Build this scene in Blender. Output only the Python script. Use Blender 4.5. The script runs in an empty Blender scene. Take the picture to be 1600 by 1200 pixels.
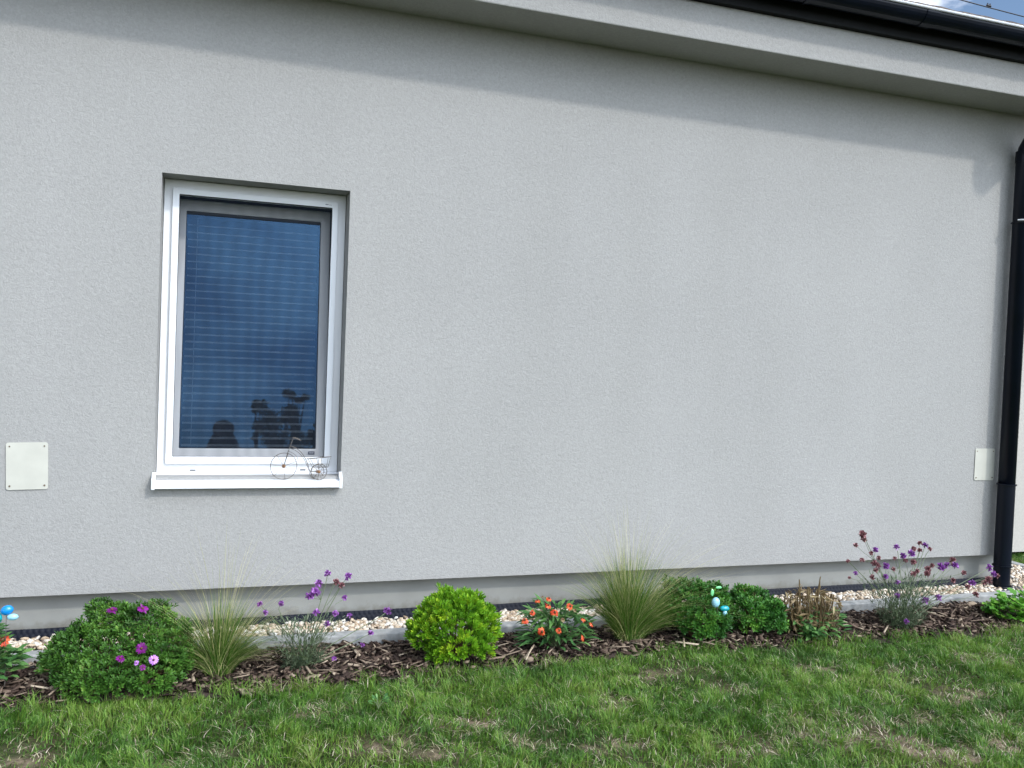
import bpy, bmesh, math, random
import numpy as np
from mathutils import Vector, Matrix
rng = np.random.default_rng(7)
random.seed(7)
sc = bpy.context.scene
col = sc.collection

# ---------------------------------------------------------------- camera
H, D, F = 1.42, 4.4, 1350.0
YAW, PITCH, ROLL = 0.3208257, -0.0276964, 0.0395169
def cam_axes():
    f = np.array([math.sin(YAW)*math.cos(PITCH), math.cos(YAW)*math.cos(PITCH), math.sin(PITCH)])
    rt = np.array([math.cos(YAW), -math.sin(YAW), 0.0]); up = np.cross(rt, f)
    c, s = math.cos(ROLL), math.sin(ROLL)
    return c*rt + s*up, -s*rt + c*up, f
AR, AU, AF = cam_axes()
CP = np.array([0.0, -D, H])
cd = bpy.data.cameras.new("camera"); cam = bpy.data.objects.new("camera", cd); col.objects.link(cam)
cam.matrix_world = Matrix([[AR[0], AU[0], -AF[0], CP[0]], [AR[1], AU[1], -AF[1], CP[1]], [AR[2], AU[2], -AF[2], CP[2]], [0, 0, 0, 1]])
cd.sensor_width = 36.0; cd.lens = F/1600*36.0; cd.clip_start = 0.05; cd.clip_end = 2000
sc.camera = cam
def at(x, y, Y=None, Z=None):
    """photo pixel -> world point on the plane y=Y or z=Z"""
    d = AR*(x-800)/F + AU*(600-y)/F + AF
    t = (Y + D)/d[1] if Y is not None else (Z - H)/d[2]
    return CP + d*t

# ---------------------------------------------------------------- sun and sky
SUN = np.array([0.68, -1.0, 1.12]); SUN /= np.linalg.norm(SUN)
EL = math.asin(SUN[2]); ROT = math.atan2(SUN[0], SUN[1])
w = bpy.data.worlds.new("World"); sc.world = w; w.use_nodes = True
nt = w.node_tree; nt.nodes.clear()
out = nt.nodes.new('ShaderNodeOutputWorld'); bg = nt.nodes.new('ShaderNodeBackground')
sky = nt.nodes.new('ShaderNodeTexSky'); sky.sky_type = 'NISHITA'; sky.sun_disc = False
sky.sun_elevation = EL; sky.sun_rotation = ROT; sky.air_density = 1.0; sky.dust_density = 0.4; sky.ozone_density = 2.0
tc = nt.nodes.new('ShaderNodeTexCoord'); mp = nt.nodes.new('ShaderNodeMapping'); mp.inputs['Scale'].default_value = (1, 1, 2.2)
mp.inputs['Location'].default_value = (1.7, 0.4, 0.6)
nz = nt.nodes.new('ShaderNodeTexNoise'); nz.inputs['Scale'].default_value = 3.2; nz.inputs['Detail'].default_value = 8; nz.inputs['Roughness'].default_value = 0.55
cr = nt.nodes.new('ShaderNodeValToRGB'); cr.color_ramp.elements[0].position = 0.5; cr.color_ramp.elements[1].position = 0.62
mx = nt.nodes.new('ShaderNodeMix'); mx.data_type = 'RGBA'
mx.inputs[7].default_value = (15, 15.3, 16, 1)
nt.links.new(tc.outputs['Generated'], mp.inputs['Vector']); nt.links.new(mp.outputs[0], nz.inputs['Vector'])
sp = nt.nodes.new('ShaderNodeSeparateXYZ'); nt.links.new(tc.outputs['Generated'], sp.inputs[0])
lo = nt.nodes.new('ShaderNodeMapRange'); lo.inputs[1].default_value = 0.09; lo.inputs[2].default_value = 0.20; lo.inputs[3].default_value = 0.075; lo.inputs[4].default_value = 0.0
nt.links.new(sp.outputs[2], lo.inputs[0]); ad0 = nt.nodes.new('ShaderNodeMath'); ad0.operation = 'ADD'
nt.links.new(nz.outputs['Fac'], ad0.inputs[0]); nt.links.new(lo.outputs[0], ad0.inputs[1]); nt.links.new(ad0.outputs[0], cr.inputs[0]); nt.links.new(cr.outputs[0], mx.inputs[0])
nt.links.new(sky.outputs[0], mx.inputs[6])
# glow added round the sun as soft fill, standing for thin cloud
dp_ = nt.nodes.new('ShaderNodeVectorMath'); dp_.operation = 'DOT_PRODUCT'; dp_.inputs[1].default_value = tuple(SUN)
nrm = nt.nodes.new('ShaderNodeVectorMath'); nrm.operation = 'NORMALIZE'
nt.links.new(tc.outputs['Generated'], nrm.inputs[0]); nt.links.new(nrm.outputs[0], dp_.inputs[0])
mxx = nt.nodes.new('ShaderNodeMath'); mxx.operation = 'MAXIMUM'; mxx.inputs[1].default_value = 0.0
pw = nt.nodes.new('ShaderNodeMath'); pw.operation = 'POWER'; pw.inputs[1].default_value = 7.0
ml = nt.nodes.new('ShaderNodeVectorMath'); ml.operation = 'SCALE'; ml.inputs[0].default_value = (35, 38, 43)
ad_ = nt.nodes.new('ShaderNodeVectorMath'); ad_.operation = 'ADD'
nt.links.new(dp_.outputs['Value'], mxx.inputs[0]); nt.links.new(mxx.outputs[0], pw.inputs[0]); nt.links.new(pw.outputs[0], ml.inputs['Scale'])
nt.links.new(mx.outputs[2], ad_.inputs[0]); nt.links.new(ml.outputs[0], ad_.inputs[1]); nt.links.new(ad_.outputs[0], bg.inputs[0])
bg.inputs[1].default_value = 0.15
nt.links.new(bg.outputs[0], out.inputs[0])
sd = bpy.data.lights.new("sun", 'SUN'); sd.energy = 2.0; sd.angle = math.radians(3.0); sd.color = (1.0, 0.955, 0.89)
so = bpy.data.objects.new("sun", sd); col.objects.link(so)
so.rotation_euler = Vector(SUN).to_track_quat('Z', 'Y').to_euler()
sc.view_settings.view_transform = 'Standard'; sc.view_settings.look = 'None'; sc.view_settings.gamma = 1
sc.view_settings.exposure = 0.0
sc.render.engine = 'CYCLES'; sc.cycles.max_bounces = 8; sc.cycles.transparent_max_bounces = 16

# ---------------------------------------------------------------- materials
def new_mat(name):
    m = bpy.data.materials.new(name); m.use_nodes = True
    return m, m.node_tree, m.node_tree.nodes['Principled BSDF']
def ramp(t, stops, fac=None):
    r = t.nodes.new('ShaderNodeValToRGB'); e = r.color_ramp.elements
    while len(e) < len(stops): e.new(0.5)
    for i, (p, c) in enumerate(stops):
        e[i].position = p; e[i].color = (*c, 1)
    if fac is not None: t.links.new(fac, r.inputs[0])
    return r
def noise(t, scale, detail=4, rough=0.55, dist=0.0):
    c = t.nodes.new('ShaderNodeTexCoord'); n = t.nodes.new('ShaderNodeTexNoise')
    n.inputs['Scale'].default_value = scale; n.inputs['Detail'].default_value = detail
    n.inputs['Roughness'].default_value = rough; n.inputs['Distortion'].default_value = dist
    t.links.new(c.outputs['Object'], n.inputs['Vector']); return n
def bump(t, b, h, strength, dist):
    n = t.nodes.new('ShaderNodeBump'); n.inputs['Strength'].default_value = strength; n.inputs['Distance'].default_value = dist
    t.links.new(h, n.inputs['Height'])
    if b is not None: t.links.new(n.outputs[0], b.inputs['Normal'])
    return n
def plain(name, c, rough=0.5, metal=0.0, vary=0.12, scale=20, bmp=0.0, coat=0.0, spec=0.5):
    m, t, b = new_mat(name)
    n = noise(t, scale)
    r = ramp(t, [(0.3, tuple(v*(1-vary) for v in c)), (0.7, tuple(min(1, v*(1+vary)) for v in c))], n.outputs['Fac'])
    t.links.new(r.outputs[0], b.inputs['Base Color'])
    b.inputs['Roughness'].default_value = rough; b.inputs['Metallic'].default_value = metal
    b.inputs['Coat Weight'].default_value = coat; b.inputs['Specular IOR Level'].default_value = spec
    if bmp: bump(t, b, n.outputs['Fac'], bmp, 0.003)
    return m
def leafy(name, stops, trans=0.25, rough=0.5, spec=0.35):
    m, t, b = new_mat(name)
    a = t.nodes.new('ShaderNodeAttribute'); a.attribute_name = 'tone'
    r = ramp(t, stops, a.outputs['Fac'])
    t.links.new(r.outputs[0], b.inputs['Base Color'])
    b.inputs['Roughness'].default_value = rough; b.inputs['Specular IOR Level'].default_value = spec
    if trans:
        tr = t.nodes.new('ShaderNodeBsdfTranslucent'); mix = t.nodes.new('ShaderNodeMixShader'); mix.inputs[0].default_value = trans
        t.links.new(r.outputs[0], tr.inputs[0]); t.links.new(b.outputs[0], mix.inputs[1]); t.links.new(tr.outputs[0], mix.inputs[2])
        t.links.new(mix.outputs[0], t.nodes['Material Output'].inputs[0])
    return m

def stucco_mat(name, c, grain=1.0):
    m, t, b = new_mat(name)
    big = noise(t, 0.9, 3, 0.5); fine = noise(t, 120, 2, 0.5, 1.2); mid = noise(t, 66, 3, 0.55, 1.0)
    r1 = ramp(t, [(0.3, tuple(v*0.955 for v in c)), (0.7, tuple(v*1.03 for v in c))], big.outputs['Fac'])
    r2 = ramp(t, [(0.32, (0.84, 0.84, 0.84)), (0.68, (1.10, 1.10, 1.10))], mid.outputs['Fac'])
    mm = t.nodes.new('ShaderNodeMix'); mm.data_type = 'RGBA'; mm.blend_type = 'MULTIPLY'; mm.inputs[0].default_value = 0.55
    t.links.new(r1.outputs[0], mm.inputs[6]); t.links.new(r2.outputs[0], mm.inputs[7])
    t.links.new(mm.outputs[2], b.inputs['Base Color'])
    st = t.nodes.new('ShaderNodeTexNoise'); st.inputs['Scale'].default_value = 1.0; st.inputs['Detail'].default_value = 4
    cc = t.nodes.new('ShaderNodeTexCoord'); sm = t.nodes.new('ShaderNodeMapping'); sm.inputs['Scale'].default_value = (3.5, 1, 0.55)
    t.links.new(cc.outputs['Object'], sm.inputs[0]); t.links.new(sm.outputs[0], st.inputs['Vector'])
    r3 = ramp(t, [(0.3, (0.98, 0.98, 0.975)), (0.65, (1.01, 1.01, 1.01))], st.outputs['Fac'])
    m2 = t.nodes.new('ShaderNodeMix'); m2.data_type = 'RGBA'; m2.blend_type = 'MULTIPLY'; m2.inputs[0].default_value = 1
    t.links.new(mm.outputs[2], m2.inputs[6]); t.links.new(r3.outputs[0], m2.inputs[7]); t.links.new(m2.outputs[2], b.inputs['Base Color'])
    b.inputs['Roughness'].default_value = 0.92; b.inputs['Specular IOR Level'].default_value = 0.15
    ad = t.nodes.new('ShaderNodeMath'); ad.operation = 'ADD'
    t.links.new(fine.outputs['Fac'], ad.inputs[0]); t.links.new(mid.outputs['Fac'], ad.inputs[1])
    bump(t, b, ad.outputs[0], 0.30*grain, 0.008)
    return m
M_STUCCO = stucco_mat('stucco', (0.342, 0.339, 0.325))
M_PLINTH = plain('plinth_render', (0.27, 0.275, 0.255), 0.85, vary=0.08, scale=6, bmp=0.25)
def splash(m):      # soil splashed up the foot of the plinth
    t = m.node_tree; b = t.nodes['Principled BSDF']; base = b.inputs['Base Color'].links[0].from_socket
    c = t.nodes.new('ShaderNodeTexCoord'); sp = t.nodes.new('ShaderNodeSeparateXYZ'); t.links.new(c.outputs['Object'], sp.inputs[0])
    n = noise(t, 14, 6, 0.7); mr = t.nodes.new('ShaderNodeMapRange'); mr.inputs[1].default_value = 0.17; mr.inputs[2].default_value = 0.07; mr.inputs[3].default_value = -0.25; mr.inputs[4].default_value = 0.35
    t.links.new(sp.outputs[2], mr.inputs[0]); a = t.nodes.new('ShaderNodeMath'); a.operation = 'ADD'; t.links.new(n.outputs['Fac'], a.inputs[0]); t.links.new(mr.outputs[0], a.inputs[1])
    r = ramp(t, [(0.55, (0, 0, 0)), (0.85, (0.55, 0.55, 0.55))], a.outputs[0]); x = t.nodes.new('ShaderNodeMix'); x.data_type = 'RGBA'; x.inputs[7].default_value = (0.13, 0.11, 0.075, 1)
    t.links.new(r.outputs[0], x.inputs[0]); t.links.new(base, x.inputs[6]); t.links.new(x.outputs[2], b.inputs['Base Color'])
splash(M_PLINTH)
M_WINGST = stucco_mat('warm_stucco', (0.46, 0.44, 0.40), 0.5)
M_WHITE = plain('white_plastic', (0.80, 0.81, 0.82), 0.28, vary=0.02, scale=3)
M_WHITE2 = plain('white_powder_coat', (0.78, 0.80, 0.82), 0.35, vary=0.02, scale=3)
M_CREAM = plain('cream_plastic', (0.52, 0.515, 0.45), 0.4, vary=0.06, scale=9)
M_SCREW = plain('rusty_screw', (0.16, 0.12, 0.08), 0.6, 0.4, vary=0.3, scale=200)
M_BLACK = plain('black_coated_steel', (0.003, 0.005, 0.011), 0.30, vary=0.25, scale=4, spec=0.22)
M_DARKWOOD = plain('dark_board', (0.006, 0.007, 0.008), 0.7, vary=0.3, spec=0.2)
M_HIGHLIGHT = plain('painted_highlight', (0.62, 0.64, 0.66), 0.35, 0.25)  # whitish base stands in for highlights on the black gutter and pipe
M_GASKET = plain('rubber_seal', (0.01, 0.011, 0.012), 0.6)
M_CONC = plain('concrete', (0.29, 0.295, 0.285), 0.9, vary=0.2, scale=28, bmp=0.6)
M_MEMB = plain('dark_blue_membrane', (0.003, 0.005, 0.012), 0.6, vary=0.2, spec=0.2)
M_WIRE = plain('weathered_wire', (0.13, 0.115, 0.10), 0.55, 0.2, vary=0.35, scale=90)
M_RUST = plain('rusty_hub', (0.26, 0.14, 0.07), 0.7, 0.2, vary=0.3, scale=160)
M_ROOM = plain('room_wall', (0.10, 0.10, 0.11), 0.9)
M_SLAT = plain('blind_slat', (0.86, 0.88, 0.90), 0.45, vary=0.03)
M_TILE = plain('grey_brown_tile', (0.13, 0.105, 0.09), 0.85, vary=0.5, scale=60, bmp=0.5)
M_BLUE = plain('bright_blue_plastic', (0.005, 0.24, 0.66), 0.25, vary=0.1, coat=0.3)
M_TEAL = plain('teal_plastic', (0.0, 0.34, 0.40), 0.25, vary=0.1, coat=0.3)
M_PALEBLUE = plain('pale_blue_plastic', (0.30, 0.58, 0.70), 0.25, vary=0.1, coat=0.3)
M_MINT = plain('mint_green_plastic', (0.18, 0.62, 0.25), 0.3, vary=0.1, coat=0.3)
M_LABEL = plain('navy_label', (0.02, 0.03, 0.08), 0.4)
M_CABLE = plain('cable', (0.02, 0.022, 0.03), 0.6)

def glass_mat():
    m = bpy.data.materials.new('window_glass'); m.use_nodes = True; t = m.node_tree; t.nodes.clear()
    o = t.nodes.new('ShaderNodeOutputMaterial'); mix = t.nodes.new('ShaderNodeMixShader')
    tr = t.nodes.new('ShaderNodeBsdfTransparent'); tr.inputs[0].default_value = (0.90, 0.95, 0.99, 1)
    gl = t.nodes.new('ShaderNodeBsdfGlossy'); gl.inputs['Roughness'].default_value = 0.0; gl.inputs[0].default_value = (0.12, 0.31, 0.60, 1)
    fr = t.nodes.new('ShaderNodeFresnel'); fr.inputs[0].default_value = 1.9
    mr = t.nodes.new('ShaderNodeMath'); mr.operation = 'MULTIPLY_ADD'; mr.inputs[1].default_value = 1.2; mr.inputs[2].default_value = 0.14
    t.links.new(fr.outputs[0], mr.inputs[0]); t.links.new(mr.outputs[0], mix.inputs[0])
    t.links.new(tr.outputs[0], mix.inputs[1]); t.links.new(gl.outputs[0], mix.inputs[2]); t.links.new(mix.outputs[0], o.inputs[0])
    return m
M_GLASS = glass_mat()
def mesh_screen_mat():
    m = bpy.data.materials.new('insect_mesh'); m.use_nodes = True; t = m.node_tree; t.nodes.clear()
    o = t.nodes.new('ShaderNodeOutputMaterial'); mix = t.nodes.new('ShaderNodeMixShader')
    tr = t.nodes.new('ShaderNodeBsdfTransparent'); df = t.nodes.new('ShaderNodeBsdfDiffuse'); df.inputs[0].default_value = (0.025, 0.032, 0.045, 1)
    c = t.nodes.new('ShaderNodeTexCoord'); n = t.nodes.new('ShaderNodeTexNoise'); n.inputs['Scale'].default_value = 2.0
    mpn = t.nodes.new('ShaderNodeMapping'); mpn.inputs['Scale'].default_value = (1.0, 1.0, 0.55)
    wv = t.nodes.new('ShaderNodeTexWave'); wv.inputs['Scale'].default_value = 4.5; wv.inputs['Distortion'].default_value = 7.0
    wv.inputs['Detail'].default_value = 1.0; wv.inputs['Detail Scale'].default_value = 0.8
    t.links.new(c.outputs['Object'], mpn.inputs[0]); t.links.new(mpn.outputs[0], wv.inputs['Vector'])
    mr = t.nodes.new('ShaderNodeMapRange'); mr.inputs[3].default_value = 0.37; mr.inputs[4].default_value = 0.43
    t.links.new(wv.outputs['Fac'], mr.inputs[0]); t.links.new(mr.outputs[0], mix.inputs[0])
    t.links.new(tr.outputs[0], mix.inputs[1]); t.links.new(df.outputs[0], mix.inputs[2]); t.links.new(mix.outputs[0], o.inputs[0])
    return m
M_SCREEN = mesh_screen_mat()

G = lambda *a: [(p, c) for p, c in a]
M_GRASS = leafy('lawn_grass', G((0.0, (0.042, 0.115, 0.016)), (0.45, (0.105, 0.235, 0.030)), (0.72, (0.21, 0.35, 0.048)), (0.84, (0.20, 0.22, 0.07)), (0.93, (0.46, 0.40, 0.28)), (1.0, (0.64, 0.56, 0.44))), 0.3)
M_FEATHER = leafy('feather_grass', G((0.0, (0.045, 0.12, 0.014)), (0.5, (0.13, 0.25, 0.035)), (0.75, (0.42, 0.42, 0.17)), (1.0, (0.70, 0.62, 0.36))), 0.3)
M_OSTEO = leafy('dark_green_leaf', G((0.0, (0.022, 0.075, 0.010)), (0.6, (0.07, 0.185, 0.022)), (0.92, (0.16, 0.30, 0.04)), (1.0, (0.22, 0.26, 0.08))), 0.2)
M_LIME = leafy('lime_leaf', G((0.0, (0.06, 0.18, 0.01)), (0.5, (0.17, 0.38, 0.018)), (1.0, (0.42, 0.56, 0.03))), 0.3)
M_DEEP = leafy('deep_green_leaf', G((0.0, (0.018, 0.08, 0.012)), (0.6, (0.05, 0.175, 0.022)), (1.0, (0.13, 0.30, 0.03))), 0.2)
M_GREYLEAF = leafy('grey_green_leaf', G((0.0, (0.06, 0.10, 0.055)), (0.6, (0.13, 0.18, 0.10)), (1.0, (0.24, 0.28, 0.17))), 0.2)
M_BROADLEAF = leafy('broad_green_leaf', G((0.0, (0.03, 0.10, 0.03)), (0.5, (0.08, 0.21, 0.055)), (1.0, (0.20, 0.36, 0.10))), 0.3)
M_FRESH = leafy('fresh_green_leaf', G((0.0, (0.04, 0.15, 0.015)), (0.5, (0.11, 0.32, 0.03)), (1.0, (0.24, 0.46, 0.06))), 0.3)
M_DRY = leafy('dry_leaf', G((0.0, (0.07, 0.045, 0.025)), (0.5, (0.19, 0.13, 0.06)), (1.0, (0.36, 0.29, 0.15))), 0.2)
M_PURPLE = leafy('purple_petal', G((0.0, (0.15, 0.035, 0.19)), (0.6, (0.32, 0.10, 0.42)), (1.0, (0.58, 0.30, 0.66))), 0.2)
M_BROWNHEAD = leafy('faded_flower', G((0.0, (0.14, 0.05, 0.06)), (0.6, (0.30, 0.13, 0.14)), (1.0, (0.46, 0.27, 0.26))), 0.1)
M_MAGENTA = leafy('magenta_petal', G((0.0, (0.07, 0.001, 0.065)), (0.6, (0.16, 0.003, 0.16)), (1.0, (0.30, 0.02, 0.31))), 0.2)
M_LILAC = leafy('lilac_petal', G((0.0, (0.42, 0.12, 0.60)), (0.6, (0.58, 0.25, 0.75)), (1.0, (0.75, 0.45, 0.88))), 0.2)
M_ORANGE = leafy('orange_petal', G((0.0, (0.36, 0.03, 0.015)), (0.6, (0.66, 0.07, 0.02)), (1.0, (0.80, 0.20, 0.07))), 0.2)
M_CONE = leafy('flower_cone', G((0.0, (0.05, 0.02, 0.01)), (1.0, (0.20, 0.08, 0.02))), 0.0)
M_STEM = leafy('green_stem', G((0.0, (0.06, 0.09, 0.04)), (1.0, (0.15, 0.19, 0.09))), 0.0)
M_WOODSTEM = leafy('woody_stem', G((0.0, (0.05, 0.03, 0.02)), (1.0, (0.20, 0.12, 0.06))), 0.0)
M_MULCH = leafy('bark_chips', G((0.0, (0.018, 0.012, 0.010)), (0.45, (0.062, 0.040, 0.030)), (0.75, (0.16, 0.115, 0.085)), (0.93, (0.30, 0.235, 0.17)), (1.0, (0.46, 0.38, 0.28))), 0.0, 0.85, 0.2)
M_STONE = leafy('river_pebbles', G((0.0, (0.15, 0.12, 0.10)), (0.25, (0.34, 0.25, 0.17)), (0.5, (0.50, 0.39, 0.27)), (0.8, (0.62, 0.56, 0.46)), (1.0, (0.74, 0.72, 0.67))), 0.0, 0.55, 0.4)
M_TREE = leafy('tree_leaf', G((0.0, (0.03, 0.06, 0.02)), (1.0, (0.12, 0.18, 0.07))), 0.1)
M_BARK = plain('bark', (0.06, 0.045, 0.035), 0.9, vary=0.4, scale=15)

# ---------------------------------------------------------------- mesh helpers
def np_mesh(name, V, faces, mat, tone=None, smooth=False, parent=None):
    """faces: (N,k) int array; tone: (N,) per face"""
    V = np.asarray(V, np.float32).reshape(-1, 3); faces = np.asarray(faces, np.int32); n, k = faces.shape
    me = bpy.data.meshes.new(name)
    me.vertices.add(len(V)); me.vertices.foreach_set('co', V.ravel())
    me.loops.add(n*k); me.loops.foreach_set('vertex_index', faces.ravel())
    me.polygons.add(n); me.polygons.foreach_set('loop_start', np.arange(n, dtype=np.int32)*k)
    try: me.polygons.foreach_set('loop_total', np.full(n, k, np.int32))
    except Exception: pass
    me.update(calc_edges=True); me.validate()
    if smooth: me.polygons.foreach_set('use_smooth', np.ones(len(me.polygons), bool))
    if tone is not None and len(me.polygons) == n:
        a = me.attributes.new('tone', 'FLOAT', 'FACE'); a.data.foreach_set('value', np.asarray(tone, np.float32))
    me.materials.append(mat)
    o = bpy.data.objects.new(name, me); col.objects.link(o)
    if parent: o.parent = parent
    return o
def tag(o, label=None, cat=None, group=None, kind=None):
    if label: o['label'] = label
    if cat: o['category'] = cat
    if group: o['group'] = group
    if kind: o['kind'] = kind
    return o
def empty(name, label, cat, loc=(0, 0, 0), group=None):
    o = bpy.data.objects.new(name, None); o.empty_display_size = 0.1; o.location = loc; col.objects.link(o)
    return tag(o, label, cat, group)
def place(o, parent):
    """world-coordinate mesh becomes a child of an Empty that stands at its base"""
    o.parent = parent; 
    off = Vector((0, 0, 0)); p = parent
    while p is not None: off += p.location; p = p.parent
    o.location = -off
    return o

class MB:
    def __init__(s): s.v = []; s.f = []
    def tilt(s, a, py, pz):
        c, q = math.cos(a), math.sin(a)
        s.v = [(x, py + c*(y-py) + q*(z-pz), pz - q*(y-py) + c*(z-pz)) for x, y, z in s.v]; return s
    def add(s, vs, fs):
        n = len(s.v); s.v += [tuple(map(float, v)) for v in vs]; s.f += [tuple(i+n for i in f) for f in fs]; return s
    def box(s, x0, x1, y0, y1, z0, z1):
        return s.add([(x0, y0, z0), (x1, y0, z0), (x1, y1, z0), (x0, y1, z0), (x0, y0, z1), (x1, y0, z1), (x1, y1, z1), (x0, y1, z1)],
              [(0, 3, 2, 1), (4, 5, 6, 7), (0, 1, 5, 4), (1, 2, 6, 5), (2, 3, 7, 6), (3, 0, 4, 7)])
    def tube(s, pts, r, seg=8, cap=True):
        P = [np.array(p, float) for p in pts]; R = r if hasattr(r, '__len__') else [r]*len(P)
        prev = None; rings = []
        for i, p in enumerate(P):
            t = P[min(i+1, len(P)-1)] - P[max(i-1, 0)]; t = t/(np.linalg.norm(t)+1e-12)
            if prev is None:
                a = np.array([0, 0, 1.0]) if abs(t[2]) < 0.9 else np.array([1.0, 0, 0]); n = np.cross(t, a)
            else: n = prev - t*np.dot(prev, t)
            n /= (np.linalg.norm(n)+1e-12); prev = n; b = np.cross(t, n)
            rings.append([p + R[i]*(math.cos(q)*n + math.sin(q)*b) for q in np.linspace(0, 2*math.pi, seg, endpoint=False)])
        n0 = len(rings); vs = [v for rg in rings for v in rg]; fs = []
        for i in range(n0-1):
            for j in range(seg):
                fs.append((i*seg+j, i*seg+(j+1) % seg, (i+1)*seg+(j+1) % seg, (i+1)*seg+j))
        if cap: fs += [tuple(range(seg-1, -1, -1)), tuple((n0-1)*seg+j for j in range(seg))]
        return s.add(vs, fs)
    def ring(s, c, r, ax1, ax2, rad, n=32, seg=6):
        c = np.array(c, float); a1 = np.array(ax1, float); a2 = np.array(ax2, float)
        return s.tube([c + r*(math.cos(q)*a1 + math.sin(q)*a2) for q in np.linspace(0, 2*math.pi, n+1)], rad, seg, False)
    def blob(s, c, rx, ry, rz, seg=14, rings=9, f=None):
        vs = []; fs = []
        for i in range(rings+1):
            th = math.pi*i/rings
            for j in range(seg):
                ph = 2*math.pi*j/seg; v = np.array([math.sin(th)*math.cos(ph), math.sin(th)*math.sin(ph), math.cos(th)])
                k = f(v) if f else 1.0
                vs.append((c[0]+rx*v[0]*k, c[1]+ry*v[1]*k, c[2]+rz*v[2]*k))
        for i in range(rings):
            for j in range(seg):
                fs.append((i*seg+j, (i+1)*seg+j, (i+1)*seg+(j+1) % seg, i*seg+(j+1) % seg))
        return s.add(vs, fs)
    def build(s, name, mat, parent=None, smooth=False, bevel=0, tone=None):
        me = bpy.data.meshes.new(name); me.from_pydata(s.v, [], s.f); me.update()
        me.materials.append(mat)
        if smooth: me.polygons.foreach_set('use_smooth', [True]*len(me.polygons))
        if tone is not None:
            a = me.attributes.new('tone', 'FLOAT', 'FACE'); a.data.foreach_set('value', np.full(len(me.polygons), tone, np.float32) if np.isscalar(tone) else np.asarray(tone, np.float32))
        o = bpy.data.objects.new(name, me); col.objects.link(o)
        if bevel:
            b = o.modifiers.new('bevel', 'BEVEL'); b.width = bevel; b.segments = 2; b.limit_method = 'ANGLE'; b.angle_limit = math.radians(40)
        if parent: place(o, parent)
        return o

def fbm(x, y, seed=0, f0=1.0, octs=4):
    """smooth pseudo-noise, about -1..1"""
    r = np.random.default_rng(seed); s = 0; amp = 1; tot = 0
    for o in range(octs):
        for k in range(5):
            a = r.uniform(0, 2*math.pi); fr = f0*2**o*r.uniform(0.7, 1.4); ph = r.uniform(0, 6.28)
            s = s + amp*np.sin((x*math.cos(a) + y*math.sin(a))*fr*2*math.pi + ph)/2.2
        tot += amp; amp *= 0.55
    return s/tot

def ribbons(P, az, H_, lean, W, nseg=3, droop=1.0, taper=0.8, roll=None, lp=1.7):
    """thin curved blades. returns verts (N*(nseg+1)*2,3), quads"""
    N = len(P); t = np.linspace(0, 1, nseg+1)[None, :]
    d = np.stack([np.cos(az), np.sin(az)], 1)
    up = H_[:, None]*(t - 0.35*droop*np.minimum(lean, 1.6)[:, None]*t**2.2)
    la = H_[:, None]*lean[:, None]*t**lp
    C = np.zeros((N, nseg+1, 3)); C[:, :, 0] = P[:, 0:1] + d[:, 0:1]*la; C[:, :, 1] = P[:, 1:2] + d[:, 1:2]*la; C[:, :, 2] = P[:, 2:3] + up
    ra = az + math.pi/2 + (roll if roll is not None else 0)
    sdir = np.stack([np.cos(ra), np.sin(ra), np.zeros(N)], 1)[:, None, :]
    ww = W[:, None, None]*np.maximum(0.06, (1 - t[:, :, None])**taper)*0.5
    V = np.stack([C - sdir*ww, C + sdir*ww], 2).reshape(-1, 3)
    b = (np.arange(N)*(nseg+1)*2)[:, None] + (np.arange(nseg)*2)[None, :]
    Q = np.stack([b, b+1, b+3, b+2], -1).reshape(-1, 4)
    return V, Q

SHAPES = {'spatula': [0.18, 0.28, 0.6, 1.0, 0.75, 0.12], 'lance': [0.15, 0.75, 1.0, 0.8, 0.42, 0.04], 'oval': [0.2, 0.8, 1.0, 0.95, 0.65, 0.1],
          'petal': [0.35, 0.6, 0.85, 1.0, 0.9, 0.3], 'needle': [0.6, 1.0, 1.0, 0.9, 0.6, 0.05], 'broad': [0.25, 0.85, 1.0, 0.7, 0.95, 0.25]}
def leaves(B, dr, nr, L, W, curl, shape='lance', fold=0.25, wave=0.0):
    B = np.asarray(B, float); N = len(B); dr = dr/np.linalg.norm(dr, axis=1, keepdims=True)
    sd_ = np.cross(dr, nr); sd_ /= (np.linalg.norm(sd_, axis=1, keepdims=True)+1e-9); nn = np.cross(sd_, dr)
    hw = np.array(SHAPES[shape]); K = len(hw); u = np.linspace(0, 1, K)
    V = np.zeros((N, K, 3, 3))
    for i in range(K):
        for j, v in enumerate((-1, 0, 1)):
            h = hw[i]*W*0.5*v
            wv = wave*W*math.sin(i*2.3+j*1.7)
            V[:, i, j] = B + dr*(L*u[i]*(1-0.15*abs(u[i])))[:, None] + sd_*h[:, None] + nn*(fold*abs(v)*hw[i]*W*0.5 + curl*L*u[i]**2 + wv)[:, None]
    b = (np.arange(N)*K*3)[:, None]; q = []
    for i in range(K-1):
        for j in range(2): q.append([i*3+j, i*3+j+1, (i+1)*3+j+1, (i+1)*3+j])
    q = np.array(q)
    Q = (b[:, :, None] + q[None]).reshape(-1, 4)
    return V.reshape(-1, 3), Q, (K-1)*2
def unit(v): return v/(np.linalg.norm(v, axis=-1, keepdims=True)+1e-9)

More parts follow.
